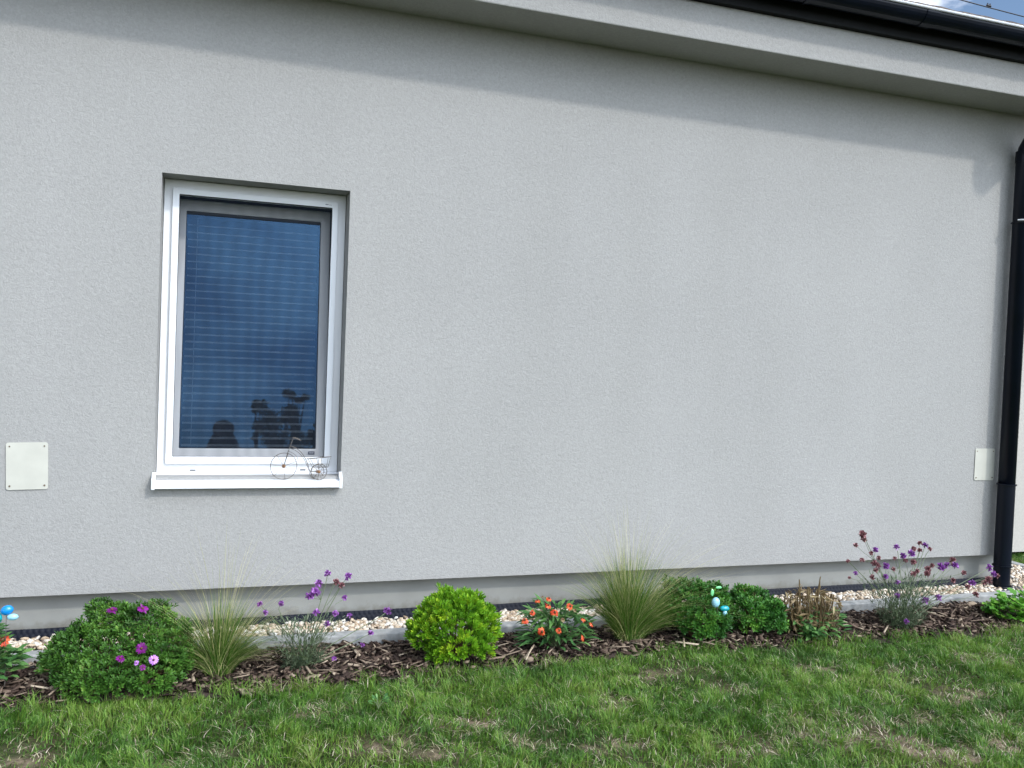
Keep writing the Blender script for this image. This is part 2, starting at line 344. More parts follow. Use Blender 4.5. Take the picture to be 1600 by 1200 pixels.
# ================================================================= GROUND
def lawn_z(x, y):
    return 0.012*fbm(x, y, 3, 0.35, 3) - 0.004
BARE = [(2.084, -1.34), (2.16, -1.579), (2.298, -1.455), (2.563, -1.502), (2.395, -1.663), (2.826, -1.576), (2.581, -1.765), (2.689, -1.875),
        (2.85, -1.857), (1.599, -1.127), (2.199, -1.114), (1.902, -1.66), (0.565, -1.316), (-0.653, -1.104), (-0.072, -1.217), (0.347, -0.944),
        (0.958, -1.209), (3.767, -1.067), (3.68, -0.972), (2.803, -0.956), (2.293, -1.639), (3.156, -1.031), (0.807, -1.4), (1.098, -1.415),
        (1.952, -0.86), (3.171, -1.406), (3.117, -1.642), (1.4, -1.5), (-0.3, -1.5), (3.9, -1.6), (4.3, -1.2), (0.1, -1.8), (1.7, -2.1)]
def bareness(x, y):
    b_ = np.zeros_like(x); wx = x + 0.09*fbm(x, y, 21, 4.5, 3); wy = y + 0.06*fbm(x, y, 22, 5.5, 3)
    for i, (a, c) in enumerate(BARE):
        rx = 0.07 + 0.07*((i*37) % 10)/10; ry = 0.035 + 0.04*((i*53) % 10)/10
        b_ = np.maximum(b_, np.exp(-((wx-a)/rx)**2 - ((wy-c)/ry)**2)*(0.6 + 0.4*((i*71) % 10)/10)*(1.35 if a > 2.0 and c < -1.4 else 1.0))
    return np.clip(b_*(0.85 + 0.75*fbm(x, y, 23, 9.0, 3)), 0, 1)
# one sheet out to the horizon, finely divided near the house
gx = np.concatenate([[-900, -300, -90, -30, -12, -6], np.arange(-3, 8.01, 0.04), [9, 12, 20, 45, 120, 400, 900]])
gy = np.concatenate([[-900, -300, -90, -40, -25, -14, -8, -5], np.arange(-3.6, -0.5, 0.035), np.arange(-0.45, 3.01, 0.15), [4, 7, 14, 40, 120, 400, 900]])
XX, YY = np.meshgrid(gx, gy, indexing='ij'); ZZ = lawn_z(XX, YY)
far = (np.abs(XX-2) > 8) | (YY < -5) | (YY > 4); ZZ[far] = 0.0
ny = len(gy); I = (np.arange(len(gx)-1)[:, None]*ny + np.arange(ny-1)[None]).ravel()
V = np.stack([XX, YY, ZZ-0.012], -1).reshape(-1, 3); Q = np.stack([I, I+ny, I+ny+1, I+1], 1)
m, t, b = new_mat('lawn_soil')
n1 = noise(t, 2.2, 6, 0.65); n2 = noise(t, 60, 5, 0.7)
g1 = ramp(t, [(0.40, (0.028, 0.05, 0.014)), (0.60, (0.06, 0.055, 0.03))], n1.outputs['Fac'])
ba = t.nodes.new('ShaderNodeAttribute'); ba.attribute_name = 'bare'
r1 = t.nodes.new('ShaderNodeMix'); r1.data_type = 'RGBA'; r1.inputs[7].default_value = (0.22, 0.175, 0.13, 1)
t.links.new(ba.outputs['Fac'], r1.inputs[0]); t.links.new(g1.outputs[0], r1.inputs[6])
r2 = ramp(t, [(0.3, (0.45, 0.45, 0.45)), (0.7, (1.35, 1.3, 1.2))], n2.outputs['Fac'])
mm = t.nodes.new('ShaderNodeMix'); mm.data_type = 'RGBA'; mm.blend_type = 'MULTIPLY'; mm.inputs[0].default_value = 1
t.links.new(r1.outputs[2], mm.inputs[6]); t.links.new(r2.outputs[0], mm.inputs[7]); t.links.new(mm.outputs[2], b.inputs['Base Color'])
b.inputs['Roughness'].default_value = 0.95; b.inputs['Specular IOR Level'].default_value = 0.1
bump(t, b, n2.outputs['Fac'], 0.8, 0.01)
gr_ = np_mesh('ground', V, Q, m, smooth=True); tag(gr_, kind='structure')
at_ = gr_.data.attributes.new('bare', 'FLOAT', 'POINT'); at_.data.foreach_set('value', np.clip(bareness(V[:, 0], V[:, 1])*1.1, 0, 1).astype(np.float32))

def edge_y(x):   # where the lawn meets the bark bed
    return -0.665 - 0.02*np.sin(x*2.1+0.5) - 0.018*np.sin(x*5.3) - np.clip(x-3.4, 0, 1)*0.06
# bark bed soil sheet
bx = np.arange(-4, 5.6, 0.06); rows = np.linspace(0, 1, 10)
BX, BR = np.meshgrid(bx, rows, indexing='ij'); y0 = -0.245; BY = y0 + (edge_y(BX)-0.02-y0)*BR
BZ = 0.008 + 0.012*fbm(BX, BY, 11, 1.6, 3) - 0.022*np.clip(BR-0.75, 0, 1)*4
nr_ = len(rows); I = (np.arange(len(bx)-1)[:, None]*nr_ + np.arange(nr_-1)[None]).ravel()
m = plain('bed_soil', (0.04, 0.026, 0.02), 0.95, vary=0.5, scale=50, bmp=1.0)
tag(np_mesh('flower_bed', np.stack([BX, BY, BZ], -1).reshape(-1, 3), np.stack([I, I+1, I+nr_+1, I+nr_], 1), m), kind='structure')

# bark chips
N = 15000
u = rng.random(N); cx = rng.uniform(-2.6, 5.4, N); ey = edge_y(cx); cy = -0.25 + (ey + 0.015 + rng.normal(0, 0.018, N) + 0.25)*u
lay = rng.random(N)
L = rng.uniform(0.012, 0.045, N)*np.where(rng.random(N) < 0.05, 1.7, 1.0); Wd = L*rng.uniform(0.18, 0.5, N); T = rng.uniform(0.0015, 0.005, N)
cz = 0.010 + 0.012*fbm(cx, cy, 11, 1.6, 3) + lay*0.022 - 0.02*np.clip(u-0.8, 0, 1)*4
az = rng.uniform(0, 2*math.pi, N); til = rng.normal(0, 0.30, N); rol = rng.normal(0, 0.5, N)
corners = np.array([[-1, -1, -1], [1, -1, -1], [1, 1, -1], [-1, 1, -1], [-1, -1, 1], [1, -1, 1], [1, 1, 1], [-1, 1, 1]])*0.5
C = corners[None]*np.stack([L, Wd, T], 1)[:, None]; C = C*(1 + rng.normal(0, 0.22, (N, 8, 3)))
def rot3(C, az, til, rol):
    x, y, z = C[..., 0], C[..., 1], C[..., 2]
    c, s = np.cos(rol)[:, None], np.sin(rol)[:, None]; y, z = c*y - s*z, s*y + c*z
    c, s = np.cos(til)[:, None], np.sin(til)[:, None]; x, z = c*x - s*z, s*x + c*z
    c, s = np.cos(az)[:, None], np.sin(az)[:, None]; x, y = c*x - s*y, s*x + c*y
    return np.stack([x, y, z], -1)
C = rot3(C, az, til, rol) + np.stack([cx, cy, cz], 1)[:, None]
fq = np.array([(0, 3, 2, 1), (4, 5, 6, 7), (0, 1, 5, 4), (1, 2, 6, 5), (2, 3, 7, 6), (3, 0, 4, 7)])
tn = np.clip(rng.beta(1.5, 1.9, N)*0.95 + 0.06*fbm(cx, cy, 5, 1.0, 2), 0, 0.95); sel = rng.random(N) < 0.10; tn[sel] = rng.uniform(0.8, 1.0, sel.sum())
tag(np_mesh('bark_mulch', C.reshape(-1, 3), ((np.arange(N)*8)[:, None, None] + fq[None]).reshape(-1, 4), M_MULCH, np.repeat(tn, 6)), 
    'brown bark chips covering the flower bed between kerb and lawn', 'mulch', kind='stuff')

# a few long pale splinters lying on the bark
nS = 260
sx_ = rng.uniform(-2.4, 5.2, nS); sy_ = rng.uniform(-0.62, -0.29, nS)
Cs = corners[None]*np.stack([rng.uniform(0.05, 0.13, nS), rng.uniform(0.005, 0.012, nS), rng.uniform(0.002, 0.004, nS)], 1)[:, None]*(1 + rng.normal(0, 0.15, (nS, 8, 3)))
Cs = rot3(Cs, rng.uniform(0, math.pi, nS), rng.normal(0, 0.12, nS), rng.normal(0, 0.3, nS)) + np.stack([sx_, sy_, np.full(nS, 0.036)], 1)[:, None]
tag(np_mesh('wood_splinters', Cs.reshape(-1, 3), ((np.arange(nS)*8)[:, None, None] + fq[None]).reshape(-1, 4), M_MULCH, np.repeat(rng.uniform(0.72, 1.0, nS), 6)),
    'long pale wood splinters scattered over the dark bark', 'mulch', kind='stuff')

# kerb (concrete edging): along the front, then turning along the side of the house
k = MB()
xs = [-4.0, -3.0, -2.0, -1.0, 0.0, 1.0, 2.0, 3.0, 4.0, 5.0]
for i, x in enumerate(xs):
    x1 = (xs[i+1] if i+1 < len(xs) else 5.655) - 0.004
    dy = 0.004*math.sin(i*2.7); dz = 0.003*math.sin(i*1.9)
    k.box(x, x1, -0.243+dy, -0.168+dy, -0.08, 0.06+dz)
for i in range(6):
    k.box(5.58, 5.655, -0.16+i*1.0, 0.832+i*1.0, -0.08, 0.062)
tag(k.build('kerb', M_CONC, bevel=0.008), kind='structure')

# gravel: a soil sheet and the pebbles
g = MB(); g.add([(-4, -0.17, 0.035), (5.58, -0.17, 0.035), (5.58, 0.09, 0.035), (-4, 0.09, 0.035)], [(0, 1, 2, 3)])
g.add([(4.9, 0.09, 0.035), (5.58, 0.09, 0.035), (5.58, 5, 0.035), (4.9, 5, 0.035)], [(0, 1, 2, 3)])
tag(g.build('gravel_bed', plain('gravel_base', (0.10, 0.085, 0.07), 0.95)), kind='structure')
bm = bmesh.new(); bmesh.ops.create_icosphere(bm, subdivisions=1, radius=1.0)
icv = np.array([v.co[:] for v in bm.verts]); icf = np.array([[v.index for v in f.verts] for f in bm.faces]); bm.free()
def pebbles(name, n, sampler, label):
    px, py = sampler(n); s = rng.uniform(0.008, 0.0165, n)
    sc3 = np.stack([s*rng.uniform(0.9, 1.5, n), s*rng.uniform(0.75, 1.15, n), s*rng.uniform(0.5, 0.8, n)], 1)
    var = [icv*(1 + rng.normal(0, 0.10, (len(icv), 1))) for _ in range(12)]
    VV = np.stack([var[i] for i in rng.integers(0, 12, n)])*sc3[:, None]
    VV = rot3(VV, rng.uniform(0, 6.28, n), rng.normal(0, 0.35, n), rng.normal(0, 0.35, n))
    VV += np.stack([px, py, 0.048 + rng.random(n)*0.014], 1)[:, None]
    Fq = ((np.arange(n)*len(icv))[:, None, None] + icf[None]).reshape(-1, 3)
    tn = np.clip(rng.beta(2.0, 1.3, n), 0, 1)
    return tag(np_mesh(name, VV.reshape(-1, 3), Fq, M_STONE, np.repeat(tn, len(icf)), smooth=True), label, 'gravel', kind='stuff')
def smp(n):
    k = int(n*0.7); x = np.concatenate([rng.uniform(-2.6, 5.55, k), rng.uniform(4.97, 5.56, n-k)])
    y = np.concatenate([rng.uniform(-0.158, 0.005, k), rng.uniform(-0.1, 2.2, n-k)]); return x, y
pebbles('pebble_gravel', 9000, smp, 'cream and tan pebbles filling the strip along the house plinth')

# lawn blades
def lawn_blades(n, x0, x1, y0, y1, keep):
    x = rng.uniform(x0, x1, n); y = rng.uniform(y0, y1, n)
    bare = bareness(x, y); dn = fbm(x, y, 31, 1.3, 4)
    p = np.clip(0.80 + 0.55*dn, 0.22, 1)*np.clip(1.0 - 1.0*bare, 0.25, 1)
    ok = keep(x, y) & (rng.random(n) < p); x, y, bare, dn = x[ok], y[ok], bare[ok], dn[ok]; n = len(x)
    clump = fbm(x, y, 41, 5.0, 3); tint = fbm(x, y, 51, 1.1, 3)
    h = 0.023 + 0.012*rng.random(n) + 0.016*np.clip(clump+0.3, 0, 1) + 0.008*dn
    h *= (1 - 0.55*bare)
    az = 2*math.pi*fbm(x, y, 61, 2.6, 2) + rng.normal(0, 1.0, n); lean = np.abs(rng.normal(0.55, 0.38, n)) + bare*0.5
    tone = np.clip(0.36 + 0.30*tint + 0.16*clump + rng.normal(0, 0.2, n), 0, 0.80)
    straw = rng.random(n) < (0.07 + 0.80*bare + 0.10*np.clip(-dn, 0, 1)); tone[straw] = rng.uniform(0.80, 1.0, straw.sum())
    lean[straw] = np.abs(rng.normal(1.2, 0.4, straw.sum()))
    P = np.stack([x, y, lawn_z(x, y)-0.014], 1)
    return P, az, h, lean, rng.uniform(0.0024, 0.0052, n), tone
parts = []
parts.append(lawn_blades(300000, -1.7, 5.6, -2.35, -0.62, lambda x, y: (y < edge_y(x) + 0.012*fbm(x, y, 71, 3.0, 2)) & (y > -2.35 + 0.22*np.maximum(0, 1.2-x))))
parts.append(lawn_blades(60000, -2.2, 7.5, -3.9, -2.3, lambda x, y: y < 10))
parts.append(lawn_blades(26000, 5.66, 7.2, -0.6, 1.6, lambda x, y: y < 10))
# ragged taller edge
n = 9000; x = rng.uniform(-1.7, 5.5, n); dens = rng.random(n) < np.clip(0.35 + 0.6*fbm(x, x*0, 81, 1.2, 3) + 0.7*fbm(x, x*0, 82, 7.0, 2), 0.0, 1); x = x[dens]; n = len(x)
y = edge_y(x) + rng.normal(0.0, 0.022, n); az = rng.uniform(0, 2*math.pi, n)
parts.append((np.stack([x, y, np.full(n, -0.005)], 1), az, rng.uniform(0.03, 0.075, n), np.abs(rng.normal(0.8, 0.45, n)), rng.uniform(0.002, 0.004, n),
              np.clip(rng.normal(0.55, 0.18, n) + 0.2*fbm(x, x*0, 83, 0.9, 2), 0, 0.92)))
P, az, h, le, wd, tone = [np.concatenate([p[i] for p in parts]) for i in range(6)]
V, Q = ribbons(P, az, h, le, wd, 3, 0.9, 0.7, rng.normal(0, 0.5, len(P)))
tag(np_mesh('lawn_grass', V, Q, M_GRASS, np.repeat(tone, 3)), 'patchy short green lawn with dry straw patches in front of the bed', 'grass', kind='stuff')

# ================================================================= HOUSE
SOF = 3.154
XR = 5.0
house = empty('house', 'long low house with pale grey stucco wall, one window and black gutter', 'house', (0, 0, 0.0))
wx0, wx1, wz0, wz1 = -0.308, 0.569, 0.797, 2.235
ZB = 0.254
def grid_wall():
    m_ = MB()
    X0, X1 = -6.0, XR
    for (a, b_, c, d) in ((X0, wx0, ZB, SOF), (wx1, X1, ZB, SOF), (wx0, wx1, ZB, wz0), (wx0, wx1, wz1, SOF)):
        m_.add([(a, 0, c), (b_, 0, c), (b_, 0, d), (a, 0, d)], [(0, 1, 2, 3)])
    # reveals
    R = 0.26
    m_.add([(wx0, 0, wz0), (wx0, R, wz0), (wx0, R, wz1), (wx0, 0, wz1)], [(0, 1, 2, 3)])
    m_.add([(wx1, 0, wz0), (wx1, R, wz0), (wx1, R, wz1), (wx1, 0, wz1)], [(3, 2, 1, 0)])
    m_.add([(wx0, 0, wz1), (wx1, 0, wz1), (wx1, R, wz1), (wx0, R, wz1)], [(3, 2, 1, 0)])
    m_.add([(wx0, 0, wz0), (wx1, 0, wz0), (wx1, R, wz0), (wx0, R, wz0)], [(0, 1, 2, 3)])
    # underside, ends, back
    m_.add([(X0, 0, ZB), (X1, 0, ZB), (X1, 0.2, ZB), (X0, 0.2, ZB)], [(0, 3, 2, 1)])
    m_.add([(X1, 0, ZB), (X1, 8, ZB), (X1, 8, SOF), (X1, 0, SOF)], [(0, 1, 2, 3)])
    m_.add([(X0, 0, ZB), (X0, 8, ZB), (X0, 8, SOF), (X0, 0, SOF)], [(3, 2, 1, 0)])
    m_.add([(X0, 8, ZB), (X1, 8, ZB), (X1, 8, SOF), (X0, 8, SOF)], [(3, 2, 1, 0)])
    return m_.build('wall', M_STUCCO, house)
grid_wall()
MB().box(-5.95, XR-0.03, 0.075, 7.95, -0.1, ZB+0.02).build('plinth', M_PLINTH, house)
# stucco box cornice
MB().box(-6.3, XR+0.28, -0.30, 0.02, SOF, 3.352).build('eave', M_STUCCO, house, bevel=0.006)
# dark timber board carrying the gutter
MB().box(-6.3, XR+0.30, -0.335, 0.0, 3.352, 3.50).build('fascia_board', M_DARKWOOD, house)

# gutter: half-round trough with rolled rim, brackets, joint
def gutter():
    GC = (-0.412, 3.470); r = 0.070
    gt = MB(); angs = np.linspace(math.pi, 2*math.pi, 15); gx0, gx1 = -6.3, XR+0.32
    outer = [(GC[0]+r*math.cos(a), GC[1]+r*math.sin(a)) for a in angs]; inner = [(GC[0]+(r-0.003)*math.cos(a), GC[1]+(r-0.003)*math.sin(a)) for a in angs[::-1]]
    prof = outer + inner; n_ = len(prof)
    gt.add([(gx0, p[0], p[1]) for p in prof] + [(gx1, p[0], p[1]) for p in prof], [(i, (i+1) % n_, n_+(i+1) % n_, n_+i) for i in range(n_)])
    # end plate
    gt.add([(gx1, p[0], p[1]) for p in outer] + [(gx1+0.004, p[0], p[1]) for p in outer],
           [tuple(range(15)), tuple(range(29, 14, -1))] + [(i, i+1, 16+i, 15+i) for i in range(14)] + [(14, 0, 15, 29)])
    g_ = gt.build('gutter', M_BLACK, house, smooth=False)
    rim = MB(); rim.tube([(gx0, GC[0]-r-0.004, GC[1]+0.002), (gx1, GC[0]-r-0.004, GC[1]+0.002)], 0.008, 10)
    rim.build('gutter_rim', M_HIGHLIGHT, g_, smooth=True)  # rim kept pale so its highlight line is in the colour
    for x in (-5.6, -3.9, -2.2, -0.5, 1.2, 2.9, 3.70, 4.6):
        b_ = MB(); w_ = 0.013 if x != 3.70 else 0.045; rr = r+0.004
        pr = [(GC[0]+rr*math.cos(a), GC[1]+rr*math.sin(a)) for a in angs]; pi = [(GC[0]+(r+0.0005)*math.cos(a), GC[1]+(r+0.0005)*math.sin(a)) for a in angs[::-1]]
        p_ = pr+pi; k_ = len(p_)
        b_.add([(x-w_, p[0], p[1]) for p in p_] + [(x+w_, p[0], p[1]) for p in p_], [(i, (i+1) % k_, k_+(i+1) % k_, k_+i) for i in range(k_)] + [tuple(range(k_-1, -1, -1)), tuple(range(k_, 2*k_))])
        b_.build('gutter_joint' if x == 3.70 else 'gutter_bracket', M_BLACK, g_)
gutter()
# downpipe
PX, PY = 4.878, -0.073
dp = MB()
GY = -0.412
neck = [(PX, GY, 3.44), (PX, GY, 3.20), (PX, GY+0.015, 3.14), (PX, GY+0.05, 3.09), (PX, PY-0.05, 2.96), (PX, PY-0.015, 2.91), (PX, PY, 2.85), (PX, PY, 0.10)]
dp.tube(neck, [0.056]*5+[0.054, 0.051, 0.051], 28)
dpo = dp.build('downpipe', M_BLACK, house, smooth=True)
for z0, z1, r in ((2.83, 2.90, 0.055), (0.20, 0.735, 0.0525), (0.06, 0.20, 0.0515)):
    MB().tube([(PX, PY, z0), (PX, PY, z1)], r, 28).build('pipe_section', M_BLACK, dpo, smooth=False)
for z in (2.44, 0.735, 0.200):
    c_ = MB(); c_.tube([(PX, PY, z-0.004), (PX, PY, z+0.004)], 0.060, 28); c_.build('pipe_collar', M_BLACK, dpo, smooth=False)
cl = MB(); cl.tube([(PX-0.062, PY-0.028, 2.45), (PX-0.030, PY-0.060, 2.45)], 0.006, 10)
cl.build('clamp_highlight', M_HIGHLIGHT, dpo)  # pale stub painted as the small highlight on the pipe
# gully cover at the foot
gu = MB(); gu.box(4.74, 5.07, -0.158, 0.045, 0.02, 0.062); gc = gu.build('gully_cover', plain('gully_plastic', (0.018, 0.022, 0.03), 0.5), bevel=0.006)
tag(gc, 'flat dark square gully cover at the foot of the black downpipe', 'drain cover')
gh = MB(); gh.ring((PX, PY, 0.066), 0.064, (1, 0, 0), (0, 1, 0), 0.006, 28); gh.build('pipe_collar', M_BLACK, gc, smooth=True)

# roof with rows of tiles
def roof():
    cxs = np.arange(-6.5, XR+0.45, 0.04); p = math.radians(24); rowsn = 16; rv = []
    for r_ in range(rowsn):
        for e in (0, 1):
            s_ = r_*0.34 + (0.0 if e == 0 else 0.36); lift = 0.022 if e == 0 else 0.0
            rv.append((s_, lift))
    Vs = []; Fs = []; m_ = MB()
    for r_ in range(rowsn):
        a0 = r_*0.34; vs = []
        for (s_, li) in ((a0, 0.0), (a0, 0.014), (a0+0.37, 0.002)):
            for x in cxs:
                wav = 0.004*abs(math.sin(math.pi*x/0.30)) + 0.002*math.sin(x*37+r_*3)
                vs.append((x, -0.452 + s_*math.cos(p) - (li+wav*(li > 0))*math.sin(p)*0, 3.490 + s_*math.sin(p) + li + wav*(li > 0)))
        n_ = len(cxs); fs = [(k_*n_+i, k_*n_+i+1, (k_+1)*n_+i+1, (k_+1)*n_+i) for k_ in range(2) for i in range(n_-1)]
        m_.add(vs, fs)
    zt = 3.497 + 16*0.34*math.sin(p); yt = -0.452 + 16*0.34*math.cos(p)
    m_.add([(-6.5, yt, zt), (XR+0.43, yt, zt), (XR+0.43, 9.4, 3.45), (-6.5, 9.4, 3.45)], [(0, 1, 2, 3)])
    m_.add([(-6.5, -0.44, 3.498), (XR+0.43, -0.44, 3.498), (XR+0.43, 9.4, 3.44), (-6.5, 9.4, 3.44)], [(3, 2, 1, 0)])
    m_.add([(XR+0.42, -0.44, 3.498), (XR+0.42, 9.4, 3.45), (XR+0.42, yt, zt)], [(0, 1, 2)])
    m_.build('roof', M_TILE, house)
roof()

# window
win = empty('window', None, None); place(win, house)
TILT = math.radians(5.4)
def frame_ring(name, x0, x1, z0, z1, ws, y0, y1, mat, parent, bevel=0.003, tilt=0):
    l, r, bt, tp = ws; m_ = MB()
    X = [x0, x0+l, x1-r, x1]; Z = [z0, z0+bt, z1-tp, z1]
    for y in (y0, y1):
        pass
    vo = [(x0, z0), (x1, z0), (x1, z1), (x0, z1)]; vi = [(X[1], Z[1]), (X[2], Z[1]), (X[2], Z[2]), (X[1], Z[2])]
    vs = [(x, y0, z) for x, z in vo] + [(x, y0, z) for x, z in vi] + [(x, y1, z) for x, z in vo] + [(x, y1, z) for x, z in vi]
    fs = []
    for i in range(4):
        j = (i+1) % 4
        fs += [(i, j, 4+j, 4+i), (8+j, 8+i, 12+i, 12+j), (j, i, 8+i, 8+j), (4+i, 4+j, 12+j, 12+i)]
    return m_.add(vs, fs).tilt(tilt, 0.15, 0.868).build(name, mat, parent, bevel=bevel)
fr = frame_ring('frame', wx0+0.002, wx1-0.002, wz0+0.004, wz1-0.002, (0.062, 0.062, 0.068, 0.066), 0.14, 0.21, M_WHITE, win)
sc_f = frame_ring('screen_frame', -0.266, 0.527, 0.846, 2.192, (0.031, 0.030, 0.036, 0.030), 0.122, 0.139, M_WHITE2, win, 0.002)
frame_ring('screen_seal', -0.2365, 0.4985, 0.8805, 2.1635, (0.003, 0.003, 0.003, 0.003), 0.124, 0.137, M_GASKET, sc_f, 0)
MB().add([(-0.236, 0.131, 0.881), (0.498, 0.131, 0.881), (0.498, 0.131, 2.163), (-0.236, 0.131, 2.163)], [(0, 1, 2, 3)]).build('insect_mesh', M_SCREEN, sc_f)
# the sash is open in its tilt position: it leans into the room
sash = frame_ring('sash', -0.243, 0.504, 0.868, 2.168, (0.036, 0.049, 0.052, 0.058), 0.142, 0.215, M_WHITE, win, 0.004, TILT)
frame_ring('glazing_seal', -0.2095, 0.4575, 0.9195, 2.1105, (0.004, 0.004, 0.004, 0.012), 0.146, 0.213, M_GASKET, sash, 0, TILT)
MB().add([(-0.206, 0.160, 0.922), (0.454, 0.160, 0.922), (0.454, 0.160, 2.108), (-0.206, 0.160, 2.108)], [(0, 1, 2, 3)]).tilt(TILT, 0.15, 0.868).build('pane', M_GLASS, sash)
# small navy maker's label on the screen, drain slots
lb = MB(); lb.box(0.418, 0.449, 0.1395, 0.1415, 0.893, 0.908); lbo = lb.build('label_plate', M_LABEL, sash)
lt = MB()
for i, (a, c) in enumerate(((0.422, 0.425), (0.4262, 0.4290), (0.4302, 0.4325), (0.4340, 0.4368), (0.4380, 0.4404), (0.4416, 0.4445))): lt.box(a, c, 0.1390, 0.1394, 0.8975, 0.9035)
lt.build('lettering', M_WHITE2, lbo)
lt = MB()
for a, c in ((0.462, 0.4665), (0.4675, 0.471), (0.472, 0.476), (0.480, 0.4825), (0.4835, 0.486), (0.487, 0.4895), (0.4905, 0.493)):
    lt.box(a, c, 0.1212, 0.1216, 2.1745, 2.1785 if a < 0.478 else 2.1765)
lt.build('lettering', M_LABEL, sc_f)
for x in (at(301, 735, 0.139)[0], at(473, 734, 0.139)[0]):
    MB().box(x-0.014, x+0.014, 0.1375, 0.1396, 0.8105, 0.8155).build('drain_slot', M_GASKET, fr)
# sill with end caps
SX0, SX1 = -0.312, 0.571
s_ = MB()
prof = [(0.139, 0.803), (-0.036, 0.779), (-0.040, 0.776), (-0.040, 0.748), (-0.036, 0.748), (-0.036, 0.772), (0.139, 0.797)]
n_ = len(prof); s_.add([(SX0, a, b_) for a, b_ in prof] + [(SX1, a, b_) for a, b_ in prof], [(i, (i+1) % n_, n_+(i+1) % n_, n_+i) for i in range(n_)] + [tuple(range(n_-1, -1, -1)), tuple(range(n_, 2*n_))])
sill = s_.build('sill', M_WHITE2, win, bevel=0.0015)
for x0, x1 in ((SX0-0.003, SX0+0.013), (SX1-0.013, SX1+0.003)):
    c_ = MB(); pr = [(0.0, 0.822), (-0.030, 0.800), (-0.044, 0.792), (-0.044, 0.744), (-0.034, 0.744), (0.0, 0.760)]
    if x0 < 0: pr = pr
    q = len(pr); c_.add([(x0, a, b_) for a, b_ in pr] + [(x1, a, b_) for a, b_ in pr], [(i, (i+1) % q, q+(i+1) % q, q+i) for i in range(q)] + [tuple(range(q-1, -1, -1)), tuple(range(q, 2*q))])
    c_.build('sill_cap', M_WHITE2, sill, bevel=0.002)
# venetian blind behind the glass, window cord
bl = MB(); z = 0.935; th = math.radians(27)
while z < 2.09:
    pts = [(-0.0125 + 0.025*t_/4, 0.0018*math.sin(math.pi*t_/4)) for t_ in range(5)]
    vs = []
    for x in (-0.2, 0.448):
        for a, h_ in pts: vs.append((x, 0.236 + a*math.cos(th), z + a*math.sin(th) + h_))
    bl.add(vs, [(i, i+1, 6+i, 5+i) for i in range(4)]); z += 0.0375
for x in (-0.155,): bl.box(x-0.0009, x+0.0009, 0.221, 0.2225, 0.93, 2.11)
bl.box(-0.2, 0.448, 0.224, 0.25, 2.10, 2.125)
bl.tilt(TILT, 0.15, 0.868); bl.build('blind', M_SLAT, win)
# dark room behind
rm = MB(); a = (-1.5, 2.5, 0.27, 3.5, 0.3, 2.9)
x0, x1, y0_, y1_, z0, z1 = a
rm.add([(x0, y0_, z0), (x1, y0_, z0), (x1, y1_, z0), (x0, y1_, z0), (x0, y0_, z1), (x1, y0_, z1), (x1, y1_, z1), (x0, y1_, z1)],
       [(0, 1, 2, 3), (4, 7, 6, 5), (1, 5, 6, 2), (2, 6, 7, 3), (3, 7, 4, 0)])
for (a_, b_, c_, d_) in ((x0, wx0, z0, z1), (wx1, x1, z0, z1), (wx0, wx1, z0, wz0), (wx0, wx1, wz1, z1)):
    rm.add([(a_, y0_, c_), (b_, y0_, c_), (b_, y0_, d_), (a_, y0_, d_)], [(3, 2, 1, 0)])
rm.build('room_shell', M_ROOM, house)

# cover plates on the wall
def plate(x0, x1, z0, z1, tilt, lab):
    cx_, cz_ = (x0+x1)/2, (z0+z1)/2; w_, h_ = (x1-x0)/2, (z1-z0)/2
    m_ = MB(); rc = 0.009; pts = []
    for sx, sz, a0 in ((1, 1, 0), (-1, 1, 90), (-1, -1, 180), (1, -1, 270)):
        for a in (0, 30, 60, 90):
            q = math.radians(a0+a); pts.append((sx*(w_-rc)+rc*math.cos(q), sz*(h_-rc)+rc*math.sin(q)))
    c, s = math.cos(tilt), math.sin(tilt); pts = [(cx_+c*x+s*z, cz_-s*x+c*z) for x, z in pts]; n_ = len(pts)
    m_.add([(x, 0.0, z) for x, z in pts] + [(x, -0.005, z) for x, z in pts], [(i, n_+i, n_+(i+1) % n_, (i+1) % n_) for i in range(n_)] + [tuple(range(n_, 2*n_))][::-1])
    o = m_.build('cover_plate', M_CREAM, house, bevel=0.0015)
    o['label'] = lab
    for sx in (-1, 1):
        for sz in (-1, 1):
            x = sx*(w_-0.013); z = sz*(h_-0.016); X, Z_ = cx_+c*x+s*z, cz_-s*x+c*z
            k_ = MB(); k_.tube([(X, -0.004, Z_), (X, -0.0072, Z_)], 0.0042 if sz < 0 else 0.0035, 10); k_.build('screw', M_SCREW, o)
plate(-0.924, -0.757, 0.747, 0.959, -0.021, 'cream square cover plate to the left of the window')
plate(4.676, 4.838, 0.754, 0.960, 0.0, 'cream cover plate beside the black downpipe')

# dimpled membrane along the plinth
def membrane():
    xs_ = np.arange(-4.0, 4.96, 0.0062); zz = np.linspace(0, 1, 13); XXm, TT = np.meshgrid(xs_, zz, indexing='ij')
    Y = 0.060 - 0.030*TT[:, ::-1] + 0.006*np.sin(XXm*2.3)*(TT > 0) - 0.012
    Zm = 0.03 + 0.060*TT + 0.004*fbm(XXm, XXm*0, 91, 1.0, 3)*TT
    dim = np.cos(XXm*2*math.pi/0.025 + np.floor(TT*3)*math.pi)*np.cos((TT*3 % 1 - 0.5)*math.pi)
    Y = Y - 0.0065*np.clip(dim, -0.1, 1)
    n2 = len(zz); I = (np.arange(len(xs_)-1)[:, None]*n2 + np.arange(n2-1)[None]).ravel()
    o = np_mesh('dimpled_membrane', np.stack([XXm, Y, Zm], -1).reshape(-1, 3), np.stack([I, I+n2, I+n2+1, I+1], 1), M_MEMB, smooth=True)
    tag(o, 'dark blue dimpled drainage membrane standing along the plinth behind the pebbles', 'membrane')
